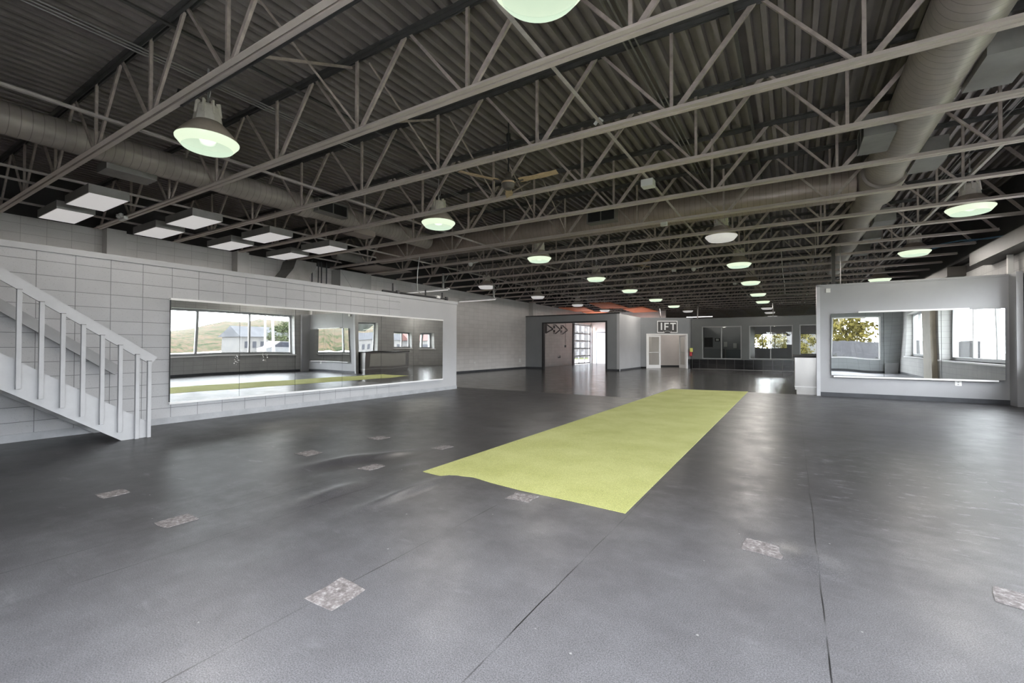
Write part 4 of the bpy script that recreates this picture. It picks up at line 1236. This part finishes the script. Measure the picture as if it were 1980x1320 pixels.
la = leaf(dr, 0.84, 2.08); la.location = (DS0 + fwd, 0.06, 0)
lb = leaf(dr, 0.84, 2.08); lb.location = (DS1 - fwd, 0.10, 0); lb.rotation_euler = (0, 0, R(97))
# lettered sign
sg = empty('lettered_sign', (AX, AY, 0), ARZ)
s0, s1, z0, z1 = 1.02, 2.30, 2.20, 2.98
loc_obj('sign_board', MB().box(s0, -0.05, z0, s1, -0.004, z1), M_signbg, sg)
bw_ = 0.055
loc_obj('sign_border', MB().box(s0, -0.062, z0 + 0.03, s0 + bw_, -0.05, z1).box(s1 - bw_, -0.062, z0 + 0.03, s1, -0.05, z1).box(s0 + bw_, -0.062, z1 - bw_, s1 - bw_, -0.05, z1).box(s0, -0.062, z0 + 0.02, s0 + 0.42, -0.05, z0 + 0.075).box(s1 - 0.42, -0.062, z0 + 0.02, s1, -0.05, z0 + 0.075), M_wtrim, sg)
lz0, lz1, lt = z0 + 0.20, z0 + 0.655, 0.085
loc_obj('letter_I', MB().box(1.25, -0.066, lz0, 1.25 + lt, -0.05, lz1), M_wtrim, sg)
loc_obj('letter_F', MB().box(1.47, -0.066, lz0, 1.47 + lt, -0.05, lz1).box(1.47 + lt, -0.066, lz1 - lt, 1.75, -0.05, lz1).box(1.47 + lt, -0.066, lz0 + 0.17, 1.72, -0.05, lz0 + 0.17 + lt * 0.85), M_wtrim, sg)
loc_obj('letter_T', MB().box(1.84, -0.066, lz1 - lt, 2.19, -0.05, lz1).box(1.97, -0.066, lz0, 1.97 + lt, -0.05, lz1 - lt), M_wtrim, sg)
em = MB()
K = 14
for i in range(K):
    a0, a1 = R(150 - 120 * i / K), R(150 - 120 * (i + 1) / K)
    cx, cz = 1.66, z0 - 0.10
    em.bar((cx + 0.24 * math.cos(a0), -0.058, cz + 0.24 * math.sin(a0)), (cx + 0.24 * math.cos(a1), -0.058, cz + 0.24 * math.sin(a1)), 0.012, 0.03, up=(0, 1, 0))
em.bar((1.40, -0.058, z0 + 0.13), (1.47, -0.058, z0 + 0.05), 0.012, 0.035, up=(0, 1, 0)).bar((1.92, -0.058, z0 + 0.13), (1.85, -0.058, z0 + 0.05), 0.012, 0.035, up=(0, 1, 0))
loc_obj('emblem', em, M_wtrim, sg)
tag(sg, 'dark sign with white border and white letters above the white doorway', 'sign')
# fire extinguisher
fx = empty('fire_extinguisher', (AX + AD.x * 3.10 - AN.x * 0.10, AY + AD.y * 3.10 - AN.y * 0.10, 0.78), ARZ)
loc_obj('cylinder', MB().lathe([(0.0, 0.0), (0.075, 0.005), (0.08, 0.03), (0.08, 0.30), (0.06, 0.36), (0.03, 0.39), (0.0, 0.39)], 18), M_red, fx)
loc_obj('valve_handle', MB().lathe([(0.025, 0.38), (0.025, 0.43), (0.0, 0.43)], 10).bar((-0.02, 0, 0.44), (0.10, 0, 0.48), 0.03, 0.015).bar((-0.02, 0, 0.42), (0.09, 0, 0.42), 0.03, 0.012), M_gun, fx)
loc_obj('hose', MB().tube([(0.03, -0.02, 0.42), (0.10, -0.03, 0.38), (0.11, -0.03, 0.2), (0.10, -0.04, 0.1)], 0.012, 8), M_black, fx)
loc_obj('inspection_tag', MB().box(-0.09, -0.092, 0.26, 0.09, -0.082, 0.50), M_tagy, fx)
tag(fx, 'red fire extinguisher with yellow tag right of the white doorway', 'fire extinguisher')

# ------------------------------------------------------------------ glazed garage door and its room
gd = empty('door_2', (XL, 33.2, 0))
gd['kind'] = 'structure'
gd['label'] = 'glazed sectional garage door with white daylight behind'
fr = MB()
gy0, gy1, gz1 = GD[0], GD[1], GD[3]
rows_ = [0.0, 0.13, 0.68, 1.26, 1.84, 2.43, 3.02]
for z in (0.06, 0.64, 1.22, 1.80, 2.38, 3.05):
    fr.box(XL - 0.10, gy0, z - 0.055, XL - 0.05, gy1, z + 0.055)
for y in (gy0 + 0.05, gy0 + 1.13, gy0 + 2.23, gy1 - 0.05):
    fr.box(XL - 0.10, y - 0.05, 0, XL - 0.05, y + 0.05, gz1)
fr.build('door_frame', M_grey, gd)
MB().box(XL - 0.08, gy0, 0.05, XL - 0.072, gy1, gz1).build('door_pane', thin_glass('dusty_door_glass', (0.86, 0.87, 0.88)), gd)
MB().box(XL, gy0 - 0.28, 0, XL + 0.08, gy0, 3.2).build('guide_track', M_gun, gd)
MB().box(XL, gy1, 0, XL + 0.08, gy1 + 0.06, 3.2).build('guide_track', M_sheet, gd)
o = empty('door_3', (-13.2, 35.0, 0)); o['kind'] = 'structure'; o['label'] = 'plain pale door in the room behind the wide opening'
MB().box(-13.60, 34.97, 0, -12.45, 35.0, 2.55).build('door_frame', M_garfront, o)
MB().box(-13.52, 34.95, 0, -12.53, 34.97, 2.47).build('door_leaf', M_tan, o)
MB().lathe([(0, -0.03), (0.035, -0.02), (0.035, 0.02), (0, 0.03)], 10, (-12.65, 34.92, 1.05)).build('door_knob', M_alu, o)
# arrow mural
for i, (ya, yb) in enumerate(((26.85, 28.04), (28.07, 29.19), (29.22, 30.4))):
    zc, hh, th = 2.56, 0.30, 0.09
    mb = MB()
    x0, x1 = XL + 0.003, XL + 0.015
    def ab(p, q, w=th):
        mb.bar((x0 + 0.006, p[0], p[1]), (x0 + 0.006, q[0], q[1]), w, 0.012, up=(1, 0, 0))
    tip = (yb, zc)
    sh = ya + (0.12 if i == 0 else 0.35)
    ab((sh, zc + hh), tip); ab((sh, zc - hh), tip)
    if i == 0:
        mb.box(x0, ya, zc - hh - 0.02, x1, ya + 0.28, zc + hh + 0.02)
    else:
        ab((ya + 0.02, zc + hh), (sh, zc + hh), 0.05); ab((ya + 0.02, zc - hh), (sh, zc - hh), 0.05)
        mb.box(x0, ya, zc + 0.05, x1, ya + 0.28, zc + 0.24)
        mb.box(x0, ya, zc - 0.24, x1, ya + 0.28, zc - 0.05)
    o = mb.build('arrow_decal', M_black)
    tag(o, 'black outlined arrow on the pale wall behind the wide opening, %s' % ('leftmost with solid back', 'middle one', 'rightmost one')[i], 'wall decal', 'black arrows on the wall')
o = MB().tube([(XL + 0.03, 30.0, 3.6), (XL + 0.03, 30.0, 1.45)], 0.012, 6).box(XL, 29.92, 1.30, XL + 0.06, 30.08, 1.46).build('pull_switch', M_gun)
tag(o, 'pull cord with a small box on the wall beside the glazed garage door', 'pull switch')
o = MB().tube([(XL + 0.02, 29.0, 0.6), (XL + 0.08, 29.0, 0.6), (XL + 0.08, 29.0, 0.72)], 0.02, 8).box(XL, 28.82, 0.56, XL + 0.03, 29.18, 0.62).build('wall_spigot', M_gun)
tag(o, 'small dark spigot low on the wall behind the wide opening', 'spigot')
o = MB().lathe([(0.0, -0.12), (0.09, -0.10), (0.11, 0.0), (0.08, 0.12), (0.0, 0.14)], 14, (-13.75, 34.88, 2.75)).build('wall_lamp', M_wallglow, smooth=True)
tag(o, 'glowing pinkish wall lamp right of the glazed garage door', 'wall lamp')

# fittings in the office behind the first interior window
fitting('notice_board', MB().box(-5.55, 35.95, 1.35, -4.98, 36.0, 2.05), M_black, 'dark board on the office wall behind the first interior window', 'board')
o = empty('framed_picture', (-4.65, 35.97, 1.9))
MB().box(-4.83, 35.96, 1.76, -4.5, 36.0, 2.0).build('picture_frame', M_black, o)
MB().box(-4.76, 35.95, 1.81, -4.57, 35.96, 1.95).build('picture', M_plate, o)
tag(o, 'small framed picture next to the dark board in the office', 'picture')
for x, z, lab in ((-4.12, 1.55, 'white wall dispenser in the office, left of two'), (-3.5, 1.45, 'white wall dispenser in the office, right of two')):
    fitting('wall_dispenser', MB().bbox(x - 0.12, 35.88, z - 0.18, x + 0.12, 36.0, z + 0.18, 0.02), M_plate, lab, 'dispenser', 'wall dispensers')
fitting('office_cabinet', MB().box(-5.55, 35.2, 0, -4.2, 35.94, 1.22), M_garfront, 'grey cabinet under the dark board in the office', 'cabinet')
fitting('office_counter', MB().box(-4.0, 35.3, 0, -2.4, 35.94, 1.12).box(-4.0, 35.28, 1.12, -2.4, 35.94, 1.17), paint('blue_grey_laminate', (0.10, 0.13, 0.15), 0.4, 0.1, 2), 'blue grey counter under the dispensers in the office', 'cabinet')

# ------------------------------------------------------------------ outdoors (seen through the glass and in the mirrors)
struct('ground', MB().box(-160, -160, -0.5, 260, 260, -0.16), M_asph, 'car park outside')
struct('ground.001', MB().box(7.0, -40, -0.16, 16, 70, -0.10), M_grass, 'grass strip outside the right-hand windows')
struct('ground.002', MB().box(-30, 51, -0.16, 30, 60, -0.10), M_grass, 'grass beyond the far end')
def hill(name, x0, y0, x1, y1, h, seed, label):
    rnd = random.Random(seed)
    n = 48
    mb = MB()
    dx, dy = (x1 - x0) / n, (y1 - y0) / n
    L = math.hypot(x1 - x0, y1 - y0)
    nx, ny = -(y1 - y0) / L, (x1 - x0) / L
    vs = []
    ph = [rnd.uniform(0, 6) for _ in range(5)]
    for i in range(n + 1):
        t = i / n
        hh = h * (0.72 + 0.18 * math.sin(t * 7 + ph[0]) + 0.10 * math.sin(t * 17 + ph[1]) + 0.05 * math.sin(t * 41 + ph[2])) + rnd.uniform(-0.5, 0.5)
        bx, by = x0 + dx * i, y0 + dy * i
        for f, z in ((0, -0.2), (8, hh * 0.35), (26, hh * 0.8), (50, hh), (80, hh * 0.7)):
            vs.append((bx - nx * f, by - ny * f, z + (rnd.uniform(-0.8, 0.8) if z > 0 else 0)))
    fs = [(i * 5 + k, i * 5 + k + 1, (i + 1) * 5 + k + 1, (i + 1) * 5 + k) for i in range(n) for k in range(4)]
    o = mb.add(vs, fs).build(name, M_hill, smooth=True)
    tag(o, label, 'hill', kind='structure')
hill('wooded_hill', 120, -130, 120, 260, 17, 3, 'wooded autumn hill beyond the road')
def blob(mb, c, r, rnd, sub=2, q=0.28):
    bm = bmesh.new()
    bmesh.ops.create_icosphere(bm, subdivisions=sub, radius=1)
    for v in bm.verts:
        k = 1 + rnd.uniform(-q, q)
        v.co = Vector((c[0] + v.co.x * r[0] * k, c[1] + v.co.y * r[1] * k, c[2] + v.co.z * r[2] * k))
    mb.add([v.co for v in bm.verts], [[v.index for v in f.verts] for f in bm.faces])
    bm.free()
def leaves(mb, c, r, n, q, rnd):
    """a spray of small bent leaves round c"""
    for _ in range(n):
        p = Vector(c) + Vector((rnd.gauss(0, r * 0.5), rnd.gauss(0, r * 0.5), rnd.gauss(0, r * 0.42)))
        u = Vector((rnd.uniform(-1, 1), rnd.uniform(-1, 1), rnd.uniform(-1, 1))).normalized()
        w = u.orthogonal().normalized()
        z = u.cross(w) * q * 0.3
        k = q * rnd.uniform(0.6, 1.3)
        mb.add([p - u * k, p + w * k * 0.6 + z, p + u * k, p - w * k * 0.6 + z], [(0, 1, 2), (0, 2, 3)])
def tree(x, y, h, r, mat, seed, label, trunk=True, name='tree', low=0.28):
    rnd = random.Random(seed)
    o = empty(name, (x, y, -0.15))
    mb = MB()
    for k in range(80):
        a = rnd.uniform(0, 2 * PI)
        t = rnd.uniform(0, 1)
        d = r * math.sqrt(rnd.uniform(0, 1)) * math.sin(PI * (0.18 + 0.8 * t))
        c = Vector((x + d * math.cos(a), y + d * math.sin(a), h * (low + (0.98 - low) * t)))
        leaves(mb, c, r * rnd.uniform(0.16, 0.30), 45, 0.062 * r, rnd)
    mb.build('foliage', mat, o)
    if trunk:
        tk = MB().tube([(x, y, -0.16), (x + 0.1, y, h * 0.35), (x, y + 0.1, h * 0.8)], [0.10 * r / 2, 0.07 * r / 2, 0.03], 8)
        for k in range(6):
            a = rnd.uniform(0, 2 * PI)
            tk.tube([(x + 0.05, y, h * (0.3 + 0.06 * k)), (x + r * 0.6 * math.cos(a), y + r * 0.6 * math.sin(a), h * (0.5 + 0.07 * k))], [0.04, 0.015], 5)
        tk.build('trunk', M_bark, o)
    tag(o, label, 'tree', 'trees outside')
for i, (x, y, h, r, m) in enumerate(((66, 52, 6, 3.0, M_leafg), (74, 66, 7, 3.2, M_leafy), (70, 20, 6, 2.6, M_leafg))):
    tree(x, y, h, r, m, 20 + i, ('green roadside tree reflected in the long left mirror, beside the yellow one', 'yellow roadside tree reflected in the long left mirror', 'green roadside tree opposite the nearest tall windows')[i])
for i, (x, y, h, r, m) in enumerate(((-4.5, 61, 4.6, 2.3, M_leafy), (0.2, 62, 5.0, 2.2, M_leafy), (5.0, 61, 4.4, 2.2, M_leafy), (-9.6, 63, 5, 2.3, M_leafg), (9.8, 62, 5, 2.3, M_leafy))):
    tree(x, y, h, r, m, 40 + i, '%s tree outside the far window, %s from the left' % ('yellow' if m is M_leafy else 'green', ('second', 'third', 'fourth', 'leftmost', 'rightmost')[i]), low=0.10)
# behind the viewer: fence, shrubs, yellow tree
fe = empty('board_fence', (2.5, -9.0, -0.15))
mb = MB()
for k in range(60):
    mb.box(-6 + k * 0.25, -9.03, -0.15, -6 + k * 0.25 + 0.25, -9.0 + 0.012 * (k % 2), 1.75 + 0.02 * math.sin(k * 2.1))
mb.build('fence_boards', M_fence, fe)
MB().box(-6, -9.08, 0.3, 9, -9.03, 0.4).box(-6, -9.08, 1.4, 9, -9.03, 1.5).build('fence_rail', M_fence, fe)
tag(fe, 'grey board fence outside, seen in the right-hand mirror', 'fence')
for i, (x, y) in enumerate(((0.2, -5.6), (1.9, -5.2), (3.6, -5.5), (5.3, -5.1))):
    rnd = random.Random(60 + i)
    mb = MB()
    for k in range(7):
        leaves(mb, (x + rnd.uniform(-.4, .4), y + rnd.uniform(-.25, .25), rnd.uniform(0.05, 0.6)), 0.3, 60, 0.05, rnd)
    o = mb.build('shrub', outdoor('pale_shrub_leaves_%d' % i, (0.012, 0.0125, 0.008), (0.026, 0.026, 0.016), 4))
    tag(o, 'pale leafy shrub under the fence in the right-hand mirror, %s from the window edge' % ORD[i], 'shrub', 'shrubs behind the window')
tree(2.6, -13, 5.4, 2.6, M_leafy, 71, 'yellow autumn tree over the fence in the right-hand mirror')
tree(-1.6, -14.5, 4.6, 1.3, M_leafg, 72, 'dark green conifer left of the yellow tree in the right-hand mirror')
# street scene opposite the right-hand windows
def building(x0, y0, x1, y1, h, wm, rm, label, roof='gable'):
    o = empty('building', ((x0 + x1) / 2, (y0 + y1) / 2, -0.15))
    MB().box(x0, y0, -0.15, x1, y1, h).build('walls', wm, o)
    if roof == 'gable':
        MB().prism([(x0 - 0.5, h), (x1 + 0.5, h), ((x0 + x1) / 2, h + 2.4)], 'Y', y0 - 0.5, y1 + 0.5).build('roof', rm, o)
    else:
        MB().prism([(x0 - 0.4, h), (x1 + 0.4, h), (x1 - 0.8, h + 1.9), (x0 + 0.8, h + 1.9)], 'Y', y0 - 0.4, y1 + 0.4).build('roof', rm, o)
    k = 0
    y = y0 + 0.8
    while y < y1 - 1.2:
        MB().box(x0 - 0.03, y, 0.8, x0, y + 1.1, 2.2).build('window', M_bwin, o)
        y += 2.2
    tag(o, label, 'building', 'buildings across the road')
    return o
building(82, 78, 92, 96, 3.4, M_bwall, M_broof, 'grey mansard-roofed building across the road, leftmost in the long mirror', 'mansard')
building(84, 104, 94, 140, 3.4, M_bwall, M_bred, 'long low pale building with a brown roof across the road in the long mirror')
building(80, 50, 88, 66, 3.2, M_bwall, M_broof, 'pale building across the road behind the van')
building(78, -20, 86, 12, 3.2, M_bwall, M_broof, 'pale building across the road nearest the tall windows')
building(-2.5, 72, 6, 80, 3.6, M_bwall, M_broof, 'pale house outside the far windows')
far_house = building(-34, 46, -24, 74, 8.5, M_bwall, M_broof, 'pale building outside the glazed garage door', 'gable')
mb = MB()
for zz in (0.0, 1.15, 2.3, 3.4):
    for yy, w in ((54.6, 0.7), (56.2, 1.2), (60.0, 1.2)):
        mb.box(-24.02, yy, zz, -23.96, yy + w, zz + 0.75)
mb.build('window_row', M_bwin, far_house)
VO = (15.0, 9.5)
van = empty('van', (27 + VO[0], 26 + VO[1], -0.15))
MB().prism([(24.2, 0.25), (24.1, 0.9), (25.1, 1.15), (25.9, 1.95), (28.9, 2.0), (29.2, 1.2), (29.2, 0.3)], 'X', 26.0, 27.9).build('van_body', M_van, van, off=(27, 26, -0.15))
MB().prism([(25.2, 1.18), (25.95, 1.85), (28.8, 1.88), (29.0, 1.2)], 'X', 25.98, 27.92).build('van_windows', M_bwin, van, off=(27, 26, -0.15))
for yy in (25.0, 28.3):
    for xx in (26.1, 27.8):
        MB().tube([(xx - 0.12, yy, 0.17), (xx + 0.12, yy, 0.17)], 0.33, 16).build('wheel', M_tyre, van, off=(27, 26, -0.15))
tag(van, 'white van parked outside, seen in the long mirror', 'van')
for i, (x, y, h) in enumerate(((30, 27.5, 9), (36, 20, 8), (38, 33, 8))):
    o = MB().tube([(x, y, -0.16), (x, y, h)], 0.12, 8).bar((x, y, h), (x - 1.6, y + 0.3, h + 0.3), 0.08, 0.08).build('lamp_pole', M_pole)
    tag(o, 'pale street pole outside in the long mirror, %s' % ('thickest, beside the van', 'between the window mullions', 'farther one by the trees')[i], 'street pole', 'street poles')
aw = empty('entrance_awning', (XR + 1.0, 19.0, 2.6))
MB().prism([(XR + 0.2, 3.1), (XR + 0.25, 3.1), (XR + 2.0, 2.45), (XR + 2.0, 2.35)], 'Y', 17.6, 20.4).build('canopy', M_awn, aw)
MB().bar((XR + 0.25, 17.9, 2.5), (XR + 1.9, 17.9, 2.42), 0.03, 0.03).bar((XR + 0.25, 20.1, 2.5), (XR + 1.9, 20.1, 2.42), 0.03, 0.03).build('awning_arm', M_wtrim, aw)
tag(aw, 'dark awning over the glass entrance, seen in the long mirror', 'awning')

# ------------------------------------------------------------------ daylight portals at the glass (guide sampling of the sky only)
def portal(loc, rot, sx, sy):
    l = bpy.data.lights.new('sky_portal', 'AREA')
    l.shape = 'RECTANGLE'
    l.size, l.size_y = sx, sy
    l.cycles.is_portal = True
    o = bpy.data.objects.new('sky_portal', l)
    o.location = loc
    o.rotation_euler = rot
    o['kind'] = 'helper'
    COL.objects.link(o)
for a, b, z0, z1 in RW:
    portal((XR + 0.47, (a + b) / 2, (z0 + z1) / 2), (0, R(90), 0), z1 - z0, b - a)
for a, b, z0, z1 in BW:
    portal(((a + b) / 2, YB - 0.22, (z0 + z1) / 2), (R(90), 0, 0), b - a, z1 - z0)
for a, b, z0, z1 in FW:
    portal(((a + b) / 2, YF + 0.22, (z0 + z1) / 2), (R(-90), 0, 0), b - a, z1 - z0)
portal((XL - 0.22, (GD[0] + GD[1]) / 2, GD[3] / 2), (0, R(-90), 0), GD[3], GD[1] - GD[0])
